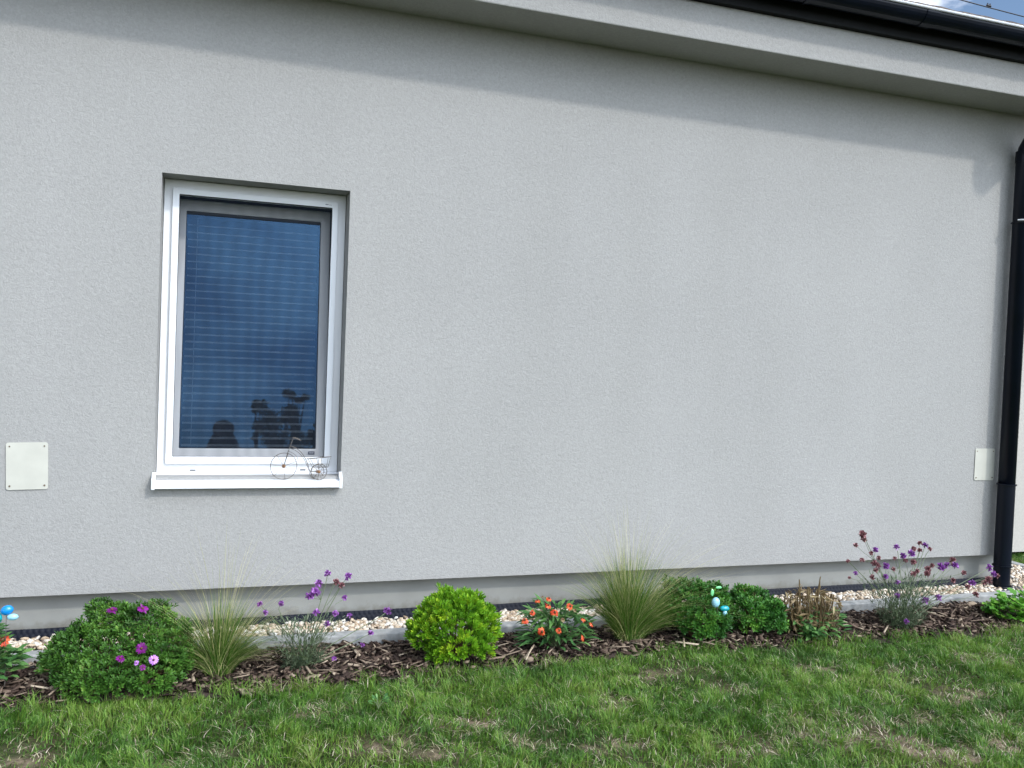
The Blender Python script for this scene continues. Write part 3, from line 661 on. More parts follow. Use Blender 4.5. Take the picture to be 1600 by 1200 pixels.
membrane()

# wing of the next building, seen right of the downpipe
wing = empty('neighbouring_building', 'warm cream rendered building seen past the black downpipe', 'building', (8.0, 3.0, 0))
MB().box(5.95, 12, 0.94, 6, 0.02, 2.75).build('wall', M_WINGST, wing)
r_ = MB(); r_.add([(5.7, 0.7, 2.75), (12.3, 0.7, 2.75), (12.3, 6.3, 2.75), (5.7, 6.3, 2.75), (6.6, 3.5, 3.9), (11.4, 3.5, 3.9)], [(0, 1, 5, 4), (1, 2, 5), (2, 3, 4, 5), (3, 0, 4), (3, 2, 1, 0)])
r_.build('roof', M_TILE, wing)

# overhead cable with a clamp
def cable():
    A = at(1470, -8, 9.0); B = at(1660, 42, 9.0); d_ = (B-A); pts = []
    for i in range(61):
        t_ = -4 + 9*i/60; p_ = A + d_*t_; p_[2] = A[2] + (B[2]-A[2])*t_ + 0.012*(t_-0.5)**2*abs(np.linalg.norm(d_)) + 0.0
        pts.append(p_)
    m_ = MB(); m_.tube(pts, 0.011, 8); o = m_.build('overhead_cable', M_CABLE, smooth=True)
    tag(o, 'thin dark overhead cable crossing the blue sky above the roof', 'cable')
    c0 = at(1545, 9, 9.0); k_ = MB(); dd = unit(d_[None])[0]
    k_.tube([c0-dd*0.05, c0+dd*0.05], 0.02, 10)
    for s2 in (-0.03, 0.03): k_.tube([c0+dd*s2, c0+dd*s2+np.array([0, 0, 0.045])], 0.012, 8)
    k_.build('cable_clamp', M_CABLE, o)
cable()

# ================================================================= ORNAMENT: wire bicycle on the sill
def bicycle():
    b0 = empty('wire_bicycle', 'small rusty wire bicycle ornament with a basket, standing on the white window sill', 'ornament', (0.37, -0.005, 0.783))
    y = -0.005
    X = np.array([1, 0, 0.0]); Z = np.array([0, 0, 1.0])
    fx, fz, fr_ = 0.288, 0.851, 0.0655
    def wheel(cx_, cz_, r, yy, n, rad=0.0017):
        w_ = MB(); w_.ring((cx_, yy, cz_), r, (0.98, 0.17, 0), Z, rad, 40); o = w_.build('wheel', M_WIRE, b0, smooth=True)
        s2 = MB()
        for i in range(n):
            q = 2*math.pi*i/n+0.35; s2.tube([(cx_, yy, cz_), (cx_+0.98*r*math.cos(q), yy+0.17*r*math.cos(q), cz_+r*math.sin(q))], 0.0010, 5)
        s2.build('spokes', M_WIRE, o)
        h2 = MB(); h2.blob((cx_, yy, cz_), 0.0095 if r > 0.05 else 0.008, 0.005, 0.0095 if r > 0.05 else 0.008); h2.build('hub', M_RUST, o, smooth=True)
    wheel(fx, fz, fr_, y, 7)
    wheel(0.458, 0.825, 0.040, y-0.022, 12)
    wheel(0.454, 0.821, 0.034, y+0.022, 8)
    ax_ = MB(); ax_.tube([(0.456, y-0.026, 0.824), (0.456, y+0.026, 0.822)], 0.0018, 6); ax_.tube([(0.415, y, 0.824), (0.456, y, 0.823)], 0.0018, 6); ax_.build('axle', M_WIRE, b0)
    fk = MB()
    for s2 in (-0.006, 0.006): fk.tube([(fx, y+s2, fz), (0.306, y+s2*0.8, 0.92), (0.318, y, 0.955), (0.329, y, 0.990)], 0.0016, 6)
    fk.build('fork', M_WIRE, b0, smooth=True)
    hb = MB(); hb.tube([(0.365, y-0.032, 0.982), (0.345, y-0.028, 0.990), (0.327, y-0.012, 0.992), (0.327, y+0.012, 0.992), (0.343, y+0.028, 0.990), (0.362, y+0.032, 0.981)], 0.0022, 8)
    hb.build('handlebar', M_WIRE, b0, smooth=True)
    bk = MB()
    def bez(p0, p1, p2, p3, n=14):
        return [tuple((1-t_)**3*np.array(p0)+3*(1-t_)**2*t_*np.array(p1)+3*(1-t_)*t_**2*np.array(p2)+t_**3*np.array(p3)) for t_ in np.linspace(0, 1, n)]
    bk.tube(bez((0.317, y, 0.951), (0.385, y, 0.935), (0.405, y, 0.86), (0.416, y, 0.822)), 0.0019, 6)
    bk.tube(bez((0.313, y+0.004, 0.940), (0.375, y+0.004, 0.925), (0.395, y+0.003, 0.87), (0.411, y+0.003, 0.828)), 0.0015, 6)
    bk.tube(bez((0.310, y, 0.925), (0.335, y-0.004, 0.915), (0.352, y-0.006, 0.905), (0.356, y-0.004, 0.880), 8), 0.0011, 6)
    bk.tube(bez((0.411, y, 0.822), (0.418, y, 0.79), (0.440, y, 0.784), (0.458, y-0.01, 0.786), 8), 0.0017, 6)
    bk.build('frame', M_WIRE, b0, smooth=True)
    bs = MB()
    bs.ring((0.458, y, 0.893), 1.0, (0.060, 0, 0.006), (0, 0.012, 0), 0.0014, 30)
    bs.ring((0.466, y, 0.846), 1.0, (0.040, 0, 0), (0, 0.010, 0), 0.0011, 24)
    for i in range(6):
        q = 2*math.pi*i/6+0.3; c, s2 = math.cos(q), math.sin(q)
        bs.tube([(0.458+0.060*c, y+0.012*s2, 0.893), (0.466+0.040*c, y+0.010*s2, 0.846)], 0.0010, 5)
    bs.tube([(0.456, y, 0.823), (0.456, y, 0.885)], 0.0013, 6)
    bs.build('basket', M_WIRE, b0, smooth=True)
bicycle()

# ================================================================= PLANTS
def rosettes(tips, outd, kmin, kmax, L, W, spread=0.9, curl=-0.15, shape='spatula', upbias=0.3, tonef=None, fold=0.25):
    B = []; DR = []; NR = []; LL = []; TN = []
    for i, (p, o) in enumerate(zip(tips, outd)):
        k_ = rng.integers(kmin, kmax+1); ax = unit(o + np.array([0, 0, upbias]))
        a = np.cross(ax, [0.3, 0.5, 0.8]); a = unit(a); b_ = np.cross(ax, a)
        q = rng.uniform(0, 6.28) + np.arange(k_)*2.399; sp = spread*(0.15 + 0.85*np.sqrt((np.arange(k_)+0.5)/k_))
        rad = np.cos(q)[:, None]*a + np.sin(q)[:, None]*b_
        d_ = unit(ax*np.cos(sp)[:, None] + rad*np.sin(sp)[:, None])
        B.append(p + d_*0.002 - ax*(np.arange(k_)/k_*L*0.5)[:, None]); DR.append(d_); NR.append(unit(ax*np.sin(sp)[:, None] - rad*np.cos(sp)[:, None] + 1e-3))
        LL.append(L*rng.uniform(0.7, 1.15, k_)*(0.6 + 0.4*sp/spread)); t0 = tonef[i] if tonef is not None else 0.5
        TN.append(np.clip(t0 + rng.normal(0, 0.12, k_) - 0.12*np.arange(k_)/k_, 0, 1))
    B = np.concatenate(B); DR = np.concatenate(DR); NR = np.concatenate(NR); LL = np.concatenate(LL); TN = np.concatenate(TN)
    V, Q, m_ = leaves(B, DR, NR, LL, LL*W, curl*rng.uniform(0.2, 1.4, len(LL)), shape, fold)
    return V, Q, np.repeat(TN, m_)
def lumpy(c, lobes, n, inner=0.25):
    """points on the outer skin of a union of ellipsoids, with outward directions"""
    P = []; O = []
    vol = np.array([l[3]*l[5] for l in lobes]); pr = vol/vol.sum()
    while len(P) < n:
        i = rng.choice(len(lobes), p=pr); l = lobes[i]; d_ = unit(rng.normal(0, 1, 3)); 
        if d_[2] < -0.55: continue
        f_ = 1 - inner*rng.random()**2
        p = np.array(l[:3]) + d_*np.array(l[3:])*f_
        ins = False
        for j, m_ in enumerate(lobes):
            if j != i and np.sum(((p-np.array(m_[:3]))/np.array(m_[3:]))**2) < 0.72: ins = True; break
        if ins or c[2]+p[2] < 0.02: continue
        P.append(np.array(c)+p); O.append(unit(d_/np.array(l[3:])*min(l[3:])))
    return np.array(P), np.array(O)
def stems_to(c, tips, n, r0, r1, mat, parent, name='stems', tone=0.5):
    m_ = MB()
    for i in rng.choice(len(tips), min(n, len(tips)), replace=False):
        p = tips[i]; c2 = np.array(c) + np.array([rng.normal(0, 0.012), rng.normal(0, 0.012), 0]); mid = c2*0.5+p*0.5 + np.array([0, 0, 0.02])
        m_.tube([c2, mid, p], [r0, (r0+r1)/2, r1], 5)
    return m_.build(name, mat, parent, tone=tone)
def bush(name, label, c, lobes, ntips, L, W, mat, shape='spatula', kmin=7, kmax=11, tone=(0.5, 0.2), stem=True, inner=0.35, extra=16, **kw):
    root = empty(name, label, 'bush' if 'cat' not in kw else kw.pop('cat'), c)
    base = list(lobes); avg = np.mean([min(l[3:]) for l in base])
    for _ in range(extra):
        l = base[rng.integers(len(base))]; d_ = unit(rng.normal(0, 1, 3)*[1, 1, 1]+[0, -0.3, 0.35]); k_ = avg*rng.uniform(0.32, 0.5)
        q_ = np.array(l[:3]) + d_*np.array(l[3:])*0.95; lobes = list(lobes) + [(q_[0], q_[1], max(q_[2], 0.04), k_*1.1, k_, k_)]
    T, O = lumpy(c, lobes, ntips, inner); O[rng.random(len(O)) < 0.0] *= 1; far_ = rng.random(len(T)) < 0.05; T[far_] += O[far_]*rng.uniform(0.006, 0.02, (far_.sum(), 1)); T = T + O*np.abs(rng.normal(0, 0.010, (len(T), 1)))
    tf = np.clip(tone[0] + tone[1]*fbm(T[:, 0]*1, T[:, 2]+T[:, 1], 101, 5, 2) + rng.normal(0, 0.08, len(T)), 0, 1)
    V, Q, tn = rosettes(T, O, kmin, kmax, L, W, shape=shape, tonef=tf, **kw)
    place(np_mesh('foliage', V, Q, mat, tn), root)
    if stem: stems_to((c[0], c[1], 0.02), T, 60, 0.004, 0.0015, M_WOODSTEM, root)
    return root, T, O

def on_bush(x, y, c, lobes, off=1.7):
    d = unit((AR*(x-800)/F + AU*(600-y)/F + AF)[None])[0]; t_ = 3.0
    while t_ < 7:
        p = CP + d*t_
        for l in lobes:
            if np.sum(((p-np.array(c)-np.array(l[:3]))/(np.array(l[3:])*1.03+0.022*off))**2) < 1: return p
        t_ += 0.004
    return at(x, y, c[1])
def daisy(root, p, dirn, r, mat, npet=15, name='flower', droop=0.0, cone=0.22, pw=0.30, conez=0.3):
    d_ = unit(np.array(dirn, float)); a = unit(np.cross(d_, [0.2, 0.3, 0.9])); b_ = np.cross(d_, a)
    q = np.arange(npet)*2*math.pi/npet + rng.normal(0, 0.05, npet)
    rad = np.cos(q)[:, None]*a + np.sin(q)[:, None]*b_
    dr = unit(rad + d_*(0.12-droop))
    V, Q, m_ = leaves(np.array(p) + rad*r*0.15, dr, np.tile(d_, (npet, 1)), np.full(npet, r*0.9)*rng.uniform(0.9, 1.08, npet), np.full(npet, r*pw), rng.normal(-0.18, 0.16, npet), 'petal', 0.15)
    f_ = np_mesh(name, V, Q, mat, np.repeat(np.clip(rng.normal(0.6, 0.2, npet), 0, 1), m_)); place(f_, root)
    k_ = MB(); cc = np.array(p) + d_*r*0.08; k_.blob(cc, r*cone, r*cone, r*(cone if conez == 0.3 else conez), 10, 6)
    k2 = k_.build('flower_centre', M_CONE, None, smooth=True, tone=0.4); k2.parent = f_
    return f_

# 1 big dark daisy bush on the left
c = (-0.42, -0.50, 0.0)
lob = [(-0.02, 0.0, 0.13, 0.22, 0.15, 0.13), (0.10, 0.03, 0.20, 0.17, 0.12, 0.13), (0.22, 0.0, 0.11, 0.14, 0.12, 0.13), (-0.19, 0.02, 0.15, 0.11, 0.10, 0.09),
       (-0.04, 0.05, 0.265, 0.085, 0.07, 0.07), (0.17, 0.05, 0.275, 0.08, 0.07, 0.065), (-0.04, -0.09, 0.08, 0.19, 0.10, 0.09), (0.16, -0.09, 0.07, 0.14, 0.09, 0.08),
       (-0.26, 0.03, 0.11, 0.07, 0.07, 0.07), (-0.11, 0.0, 0.20, 0.08, 0.07, 0.07), (0.05, 0.0, 0.24, 0.06, 0.06, 0.06), (0.27, 0.0, 0.19, 0.06, 0.06, 0.06)]
lob = [(a*0.84+0.02, b_, c_*0.93, d_*0.84, e_, f_*0.93) for a, b_, c_, d_, e_, f_ in lob]
osteo, T, O = bush('daisy_bush', 'large dark green bush with magenta daisies, left of the feather grass', c, lob, 2900, 0.029, 0.29, M_OSTEO, tone=(0.5, 0.22), kmin=5, kmax=8, upbias=0.75, spread=0.75, inner=0.45)
for (x, y, r, mt, dv) in ((175, 953, 0.029, M_MAGENTA, (0.1, -0.3, 1)), (223, 951, 0.029, M_MAGENTA, (0.1, -0.5, 1)), (221, 1013, 0.029, M_MAGENTA, (0, -1, 0.25)),
                          (240, 1031, 0.025, M_LILAC, (0.1, -1, 0.3)), (188, 1029, 0.023, M_MAGENTA, (0.1, -0.4, 1)), (213, 1036, 0.014, M_LILAC, (-0.5, -0.8, 0.4)), (223, 1043, 0.016, M_MAGENTA, (0.2, -0.8, 0.2))):
    daisy(osteo, on_bush(x, y, c, lob), dv, r*0.86, mt)

# 4 lime green bush
c = (1.05, -0.50, 0.02)
lob = [(0, 0, 0.15, 0.17, 0.14, 0.13), (-0.06, 0.0, 0.22, 0.11, 0.10, 0.10), (0.06, 0.02, 0.24, 0.10, 0.09, 0.09), (0.16, 0.0, 0.15, 0.08, 0.08, 0.08), (-0.15, 0.0, 0.14, 0.08, 0.08, 0.09),
       (0.02, -0.09, 0.09, 0.13, 0.08, 0.08), (0.0, 0.02, 0.29, 0.05, 0.05, 0.05), (-0.08, -0.08, 0.06, 0.07, 0.06, 0.05), (0.10, -0.08, 0.08, 0.09, 0.07, 0.06)]
lob = [(a*0.88+0, b_, c_*0.86, d_*0.88, e_, f_*0.86) for a, b_, c_, d_, e_, f_ in lob]
bush('lime_green_bush', 'bright lime green rounded bush in the middle of the bed', c, lob, 900, 0.042, 0.25, M_LIME, tone=(0.5, 0.28), kmin=8, kmax=12, spread=0.62, curl=-0.03, upbias=0.6, shape='spatula')
# 7, 8 deep green bushes
c = (2.36, -0.46, 0.02)
lob = [(0, 0, 0.14, 0.16, 0.14, 0.13), (-0.06, 0.02, 0.22, 0.12, 0.10, 0.10), (0.09, 0.0, 0.19, 0.10, 0.10, 0.11), (0.03, -0.06, 0.10, 0.14, 0.10, 0.10), (-0.12, 0.02, 0.14, 0.10, 0.10, 0.12), (0.14, 0.02, 0.25, 0.05, 0.05, 0.05)]
lob = [(a*0.82+0.0, b_, c_*0.84, d_*0.82, e_, f_*0.84) for a, b_, c_, d_, e_, f_ in lob]
bush('green_shrub', 'deep green leafy shrub growing against the right side of the feather grass', c, lob, 1150, 0.034, 0.33, M_DEEP, tone=(0.5, 0.25), kmin=6, kmax=9, upbias=0.6, spread=0.8)
c = (2.73, -0.47, 0.02)
lob = [(0, 0, 0.11, 0.14, 0.12, 0.10), (0.03, 0.02, 0.17, 0.10, 0.08, 0.07), (0.09, -0.03, 0.09, 0.10, 0.09, 0.09), (-0.09, 0.0, 0.12, 0.08, 0.08, 0.08)]
lob = [(a*0.84+-0.03, b_, c_*0.9, d_*0.84, e_, f_*0.9) for a, b_, c_, d_, e_, f_ in lob]
bush('green_shrub', 'smaller deep green shrub between the pale blue ornament and the cut-back brown plant', c, lob, 800, 0.035, 0.33, M_DEEP, tone=(0.55, 0.25), kmin=6, kmax=9, upbias=0.6, spread=0.8)

# 2, 6 feather grasses
def feather(c, n, hgt, label, lo, hi, tonea, stalk=1.42):
    root = empty('feather_grass', label, 'ornamental grass', c)
    def fan(n, h, bend):
        u_ = rng.uniform(0, 1, n); k_ = np.clip(rng.normal(0, 0.45, n), -1.2, 1.2); fl = rng.random(n) < 0.6; k_[fl] = rng.uniform(-0.95, 0.95, fl.sum())
        dx = np.where(k_ < 0, -k_*lo, k_*hi); dy = rng.normal(0, 0.26, n) - 0.05
        P = np.stack([c[0] + 0.030*k_ + rng.normal(0, 0.012, n), c[1] + rng.normal(0, 0.016, n), np.full(n, c[2])], 1)
        lean = np.hypot(dx, dy)*bend
        return P, np.arctan2(dy, dx), h*(1 - 0.12*np.abs(k_)), lean
    h = hgt*rng.uniform(0.35, 1.0, n)**0.8; P, az2, h, lean = fan(n, h, 1.0)
    tone = np.clip(rng.beta(1.5, 3.2, n)+tonea, 0, 1); tone[rng.random(n) < 0.20] = rng.uniform(0.7, 0.95)
    V, Q = ribbons(P, az2, h, lean, rng.uniform(0.0020, 0.0036, n), 9, 1.5, 0.6, rng.normal(0, 0.7, n), 1.22)
    place(np_mesh('blades', V, Q, M_FEATHER, np.repeat(tone, 9)), root)
    n2 = int(n*0.13); P2, a2, h2_, l2 = fan(n2, hgt*rng.uniform(0.85, stalk, n2), 0.85)
    V, Q = ribbons(P2, a2, h2_, l2, rng.uniform(0.0010, 0.0016, n2), 10, 1.0, 0.4, rng.normal(0, 0.7, n2), 1.5)
    place(np_mesh('flower_stalks', V, Q, M_FEATHER, np.repeat(rng.uniform(0.6, 1.0, n2), 10)), root)
    n3 = 40; a3 = rng.uniform(math.pi*0.9, math.pi*2.1, n3)
    V, Q = ribbons(np.tile(np.array(c)+[0, 0, 0.02], (n3, 1)), a3, rng.uniform(0.06, 0.14, n3), rng.uniform(1.2, 2.2, n3), np.full(n3, 0.0020), 6, 0.6, 0.5)
    place(np_mesh('dry_blades', V, Q, M_FEATHER, np.repeat(rng.uniform(0.6, 1.0, n3), 6)), root)
feather((0.01, -0.50, 0.01), 1500, 0.41, 'wispy feather grass clump with straw tips, directly under the window', -1.3, 1.1, -0.03, 1.75)
feather((1.98, -0.47, 0.01), 2300, 0.56, 'tall dense feather grass clump beside the orange coneflowers', -0.8, 1.6, -0.03)

# verbena plants
def head(root, p, r, mat, n=46):
    r = r*1.32; d_ = unit(rng.normal(0, 1, (n, 3)) + np.array([0, 0, 0.35]))
    V, Q, m_ = leaves(np.array(p) + d_*r*0.08, d_, unit(np.cross(d_, rng.normal(0, 1, (n, 3)))), r*rng.uniform(0.7, 1.1, n), np.full(n, r*0.42), rng.normal(0, 0.2, n), 'petal', 0.3)
    o = np_mesh('flower_head', V, Q, mat, np.repeat(np.clip(rng.normal(0.5, 0.28, n), 0, 1), m_)); place(o, root)
def verbena(c, heads, label, nleaf, leafspread, lh):
    root = empty('verbena', label, 'flowering plant', c); st = MB(); c = np.array(c)
    nodes = []
    for (x, y, r, kind, Y) in heads:
        p = at(x, y, Y); head(root, p, r, M_PURPLE if kind else M_BROWNHEAD)
        nodes.append(p)
    nodes = sorted(nodes, key=lambda p: -p[2]); mains = []
    for p in nodes:
        best = None
        for q in mains:
            dd = math.hypot(q[0]-p[0], q[1]-p[1])
            if dd < 0.11 and q[2] > p[2]-0.08 and (best is None or dd < best[0]): best = (dd, q)
        if best is None or rng.random() < 0.25:
            base = c + np.array([rng.normal(0, 0.02), rng.normal(0, 0.015), 0]); mid = base*0.45 + p*0.55; mid[2] = base[2] + (p[2]-base[2])*0.45; mid[:2] = base[:2] + (p[:2]-base[:2])*0.35
            m2 = p*0.85 + mid*0.15; m2[:2] += rng.normal(0, 0.006, 2)
            st.tube([base, mid, m2, p], [0.0027, 0.0022, 0.0016, 0.0013], 5); mains.append(p)
        else:
            q = best[1]; j = c + (q-c)*0.72; j[2] = min(j[2], p[2]-0.02); st.tube([j, (j+p)/2+np.array([0, 0, -0.004]), p], [0.0014, 0.0011, 0.0010], 5)
    for _ in range(14):
        a = rng.uniform(0, 6.28); L_ = rng.uniform(0.6, 1.0)*lh; tip = c + np.array([math.cos(a)*leafspread*rng.random(), math.sin(a)*leafspread*0.6*rng.random(), L_]); st.tube([c, (c+tip)/2+np.array([0, 0, 0.01]), tip], [0.002, 0.0015, 0.001], 5)
    st.build('stems', M_STEM, root, tone=0.5)
    n = nleaf; t_ = rng.random(n)**1.4; a = rng.uniform(0, 6.28, n); rr = leafspread*rng.random(n)**0.6*(0.35+0.65*t_)
    B = c + np.stack([np.cos(a)*rr, np.sin(a)*rr*0.6, t_*lh], 1); d_ = np.stack([np.cos(a)+rng.normal(0, 0.6, n), np.sin(a)+rng.normal(0, 0.6, n), rng.uniform(0.1, 1.6, n)], 1)
    V, Q, m_ = leaves(B, unit(d_), np.tile([0.1, 0.1, 1.0], (n, 1)), rng.uniform(0.02, 0.045, n), rng.uniform(0.0035, 0.0065, n), rng.normal(-0.1, 0.25, n), 'lance', 0.3)
    place(np_mesh('leaves', V, Q, M_GREYLEAF, np.repeat(np.clip(rng.normal(0.5, 0.22, n), 0, 1), m_)), root)
    return root
h1 = [(512, 896, .014, 1, -.46), (544, 901, .016, 1, -.46), (498, 912, .016, 1, -.47), (493, 925, .020, 1, -.48), (484, 931, .017, 1, -.48), (538, 934, .012, 1, -.45), (525, 909, .014, 0, -.45), (533, 914, .013, 0, -.46),
      (494, 957, .014, 1, -.5), (524, 959, .013, 1, -.46), (546, 962, .011, 1, -.44), (511, 975, .013, 1, -.5), (406, 945, .013, 1, -.46), (439, 943, .012, 1, -.46), (415, 957, .011, 1, -.5), (606, 955, .017, 1, -.40), (579, 990, .013, 1, -.46), (566, 1008, .010, 1, -.5), (522, 1029, .010, 1, -.6)]
verbena((0.36, -0.52, 0.02), h1, 'thin purple verbena with grey green leaves between feather grass and lime bush', 1300, 0.18, 0.21)
h2 = [(1348, 835, .021, 0, -.42), (1350, 843, .014, 0, -.42), (1337, 852, .012, 0, -.44), (1361, 864, .012, 0, -.46), (1368, 859, .014, 1, -.46), (1401, 855, .015, 1, -.44), (1411, 869, .017, 1, -.45), (1415, 876, .012, 0, -.46),
      (1424, 865, .019, 1, -.46), (1428, 858, .014, 0, -.45), (1437, 860, .013, 0, -.44), (1437, 849, .013, 0, -.42), (1446, 852, .015, 1, -.42), (1453, 858, .012, 0, -.42), (1427, 878, .015, 0, -.5), (1373, 872, .013, 0, -.5),
      (1366, 880, .016, 0, -.5), (1372, 884, .014, 0, -.52), (1347, 875, .012, 0, -.5), (1325, 877, .010, 0, -.5), (1385, 884, .017, 1, -.5), (1398, 873, .011, 0, -.5), (1368, 891, .013, 0, -.52), (1396, 889, .012, 0, -.5), (1427, 897, .015, 0, -.52),
      (1433, 893, .014, 0, -.52), (1450, 889, .016, 0, -.48), (1456, 884, .013, 0, -.46), (1449, 897, .017, 0, -.5), (1470, 886, .022, 1, -.46), (1480, 883, .017, 1, -.44), (1492, 884, .018, 1, -.46), (1488, 876, .020, 0, -.44), (1506, 895, .014, 0, -.5),
      (1489, 907, .014, 0, -.52), (1337, 896, .011, 1, -.52), (1327, 903, .008, 0, -.52), (1384, 901, .013, 1, -.54), (1363, 902, .014, 0, -.54), (1403, 910, .012, 1, -.56), (1546, 887, .018, 1, -.40), (1553, 897, .017, 1, -.40), (1558, 900, .014, 0, -.40),
      (1545, 906, .021, 0, -.42), (1538, 910, .016, 0, -.42), (1519, 911, .018, 1, -.46), (1512, 917, .014, 0, -.48), (1525, 929, .017, 0, -.46), (1402, 931, .014, 1, -.6), (1446, 938, .017, 1, -.6), (1466, 934, .017, 1, -.58), (1416, 971, .013, 1, -.66)]
verbena((3.62, -0.56, 0.02), h2, 'sprawling verbena with many purple and faded brown heads near the downpipe', 3200, 0.29, 0.27)

# orange coneflower
def coneflower():
    c = np.array((1.58, -0.48, 0.02)); root = empty('orange_coneflower', 'low coneflower plant with orange blooms between lime bush and feather grass', 'flowering plant', tuple(c))
    st = MB()
    for (x, y, r, dv) in ((840, 938, .022, (0, -.2, 1)), (857, 946, .026, (.1, -.5, 1)), (867, 957, .032, (.1, -.9, .6)), (891, 947, .028, (.1, -.8, .5)), (820, 969, .029, (-.3, -.5, 1)), (847, 987, .032, (.0, -1, .3)), (912, 997, .026, (.9, -.6, .3)), (912, 967, .022, (.3, -.3, 1)), (848, 932, .014, (0, 0, 1)), (899, 953, .020, (.3, -.5, .8)), (880, 968, .019, (.2, -.8, .6)), (832, 957, .022, (-.2, -.7, .7)), (874, 985, .024, (.1, -.9, .5)), (925, 975, .022, (.6, -.5, .6)), (858, 935, .023, (.1, -.5, .9))):
        p = at(x, y, -0.56 if y < 960 else -0.60); dim = r < 0.0215; r = r*0.78
        daisy(root, p, dv, r, M_ORANGE if not dim else M_DRY, 12, droop=0.5, cone=0.24, pw=0.34, conez=0.32)
        mid = (c+p)/2 + np.array([rng.normal(0, .01), 0, 0.01]); st.tube([c + rng.normal(0, .012, 3)*[1, 1, 0], mid, p-np.array([0, 0, .004])], [.0025, .002, .0016], 5)
    st.build('stems', M_STEM, root, tone=0.8)
    n = 340; a = rng.uniform(0, 6.28, n); t_ = rng.random(n); L_ = rng.uniform(0.05, 0.10, n)
    rr = rng.uniform(0.01, 0.17, n); B = c + np.stack([np.cos(a)*rr, np.sin(a)*rr*0.6, 0.02 + t_*0.20*(1-rr*1.5)], 1)
    d_ = unit(np.stack([np.cos(a), np.sin(a), rng.uniform(0.0, 1.2, n)], 1))
    V, Q, m_ = leaves(B, d_, np.tile([0.05, -0.2, 1.0], (n, 1)), L_, L_*0.24, rng.uniform(-0.6, -0.05, n), 'lance', 0.3)
    place(np_mesh('leaves', V, Q, M_BROADLEAF, np.repeat(np.clip(rng.normal(0.45, 0.22, n), 0, 1), m_)), root)
coneflower()

# cut-back plant with brown stubs
def cutback():
    c = np.array((3.02, -0.53, 0.02)); root = empty('cut_back_plant', 'withered cut-back plant with brown stubs and new green leaves at its foot', 'plant', tuple(c)); st = MB()
    for i in range(90):
        x = rng.uniform(-0.15, 0.15); y = rng.uniform(-0.07, 0.07); h_ = rng.uniform(0.12, 0.25)*(1-abs(x)*1.2)
        if i < 5: x = (-0.10, 0.0, 0.085, 0.04, -0.05)[i]; h_ = (0.30, 0.29, 0.285, 0.25, 0.26)[i]
        b_ = c + np.array([x*0.7, y, 0]); st.tube([b_, b_+np.array([x*0.25, 0, h_*0.5]), b_+np.array([x*0.42+rng.normal(0, .008), rng.normal(0, .008), h_])], [0.0038, 0.0034, 0.003], 6)
    st.build('stubs', M_DRY, root, tone=rng.uniform(0.1, 0.8, len(st.f)))
    n = 520; x = rng.uniform(-0.16, 0.16, n); B = c + np.stack([x, rng.uniform(-0.09, 0.08, n), rng.uniform(0.05, 0.24, n)*(1-np.abs(x)*1.2)], 1)
    d_ = unit(np.stack([rng.normal(0, 0.5, n), rng.normal(-0.2, 0.4, n), -rng.uniform(0.1, 1.4, n)+0.3], 1)); L_ = rng.uniform(0.03, 0.07, n)
    V, Q, m_ = leaves(B, d_, rng.normal(0, 1, (n, 3)), L_, L_*0.18, rng.normal(0, 0.4, n), 'lance', 0.4)
    place(np_mesh('dry_leaves', V, Q, M_DRY, np.repeat(np.clip(rng.normal(0.5, 0.25, n), 0, 1), m_)), root)
    n = 230; a = rng.uniform(0, 6.28, n); rr = rng.random(n)**0.6; B = c + np.stack([rr*np.cos(a)*0.17+0.02, rr*np.sin(a)*0.10-0.03, rng.uniform(0.01, 0.17, n)*(1-0.5*rr)], 1)
    g2 = rng.random(n) < 0.35; B[g2] = c + np.stack([rng.normal(-0.05, 0.035, g2.sum()), rng.normal(-0.11, 0.02, g2.sum()), rng.uniform(0, 0.05, g2.sum())], 1)
    d_ = unit(np.stack([np.cos(a), np.sin(a)-0.2, rng.uniform(0.1, 1.1, n)], 1)); L_ = rng.uniform(0.035, 0.065, n)
    V, Q, m_ = leaves(B, d_, np.tile([0.0, -0.2, 1.0], (n, 1)), L_, L_*0.38, rng.uniform(-0.4, 0, n), 'oval', 0.3)
    place(np_mesh('green_leaves', V, Q, M_BROADLEAF, np.repeat(np.clip(rng.normal(0.5, 0.25, n), 0, 1), m_)), root)
cutback()

# leafy perennial at the right end, and the plant cut by the left edge of the picture
def leafy_plant(name, label, c, R, h_, n, L0, mat, shape, wfac, ry=0.6, drp=-0.35):
    c = np.array(c); root = empty(name, label, 'plant', tuple(c)); a = rng.uniform(0, 6.28, n); rr = R*rng.random(n)**0.5
    B = c + np.stack([np.cos(a)*rr, np.sin(a)*rr*ry, 0.015 + h_*rng.uniform(0.25, 1, n)*(1-0.6*(rr/R)**2)], 1)
    d_ = unit(np.stack([np.cos(a)+rng.normal(0, .3, n), np.sin(a)+rng.normal(0, .3, n)-0.1, rng.uniform(0.1, 0.9, n)], 1)); L_ = L0*rng.uniform(0.6, 1.2, n)
    V, Q, m_ = leaves(B, d_, np.tile([0.0, -0.25, 1.0], (n, 1)), L_, L_*wfac, rng.uniform(drp, 0.05, n), shape, 0.22, wave=0.10)
    place(np_mesh('leaves', V, Q, mat, np.repeat(np.clip(rng.normal(0.5, 0.24, n), 0, 1), m_)), root)
    st = MB()
    for i in range(0, n, 3): st.tube([c, (c+B[i])/2+np.array([0, 0, 0.006]), B[i]], [0.002, 0.0015, 0.001], 4)
    st.build('stems', M_STEM, root, tone=0.7); return root
leafy_plant('leafy_perennial', 'fresh green broad-leaved plant at the right end of the bed', (4.52, -0.56, 0.0), 0.23, 0.16, 360, 0.055, M_FRESH, 'broad', 0.72)
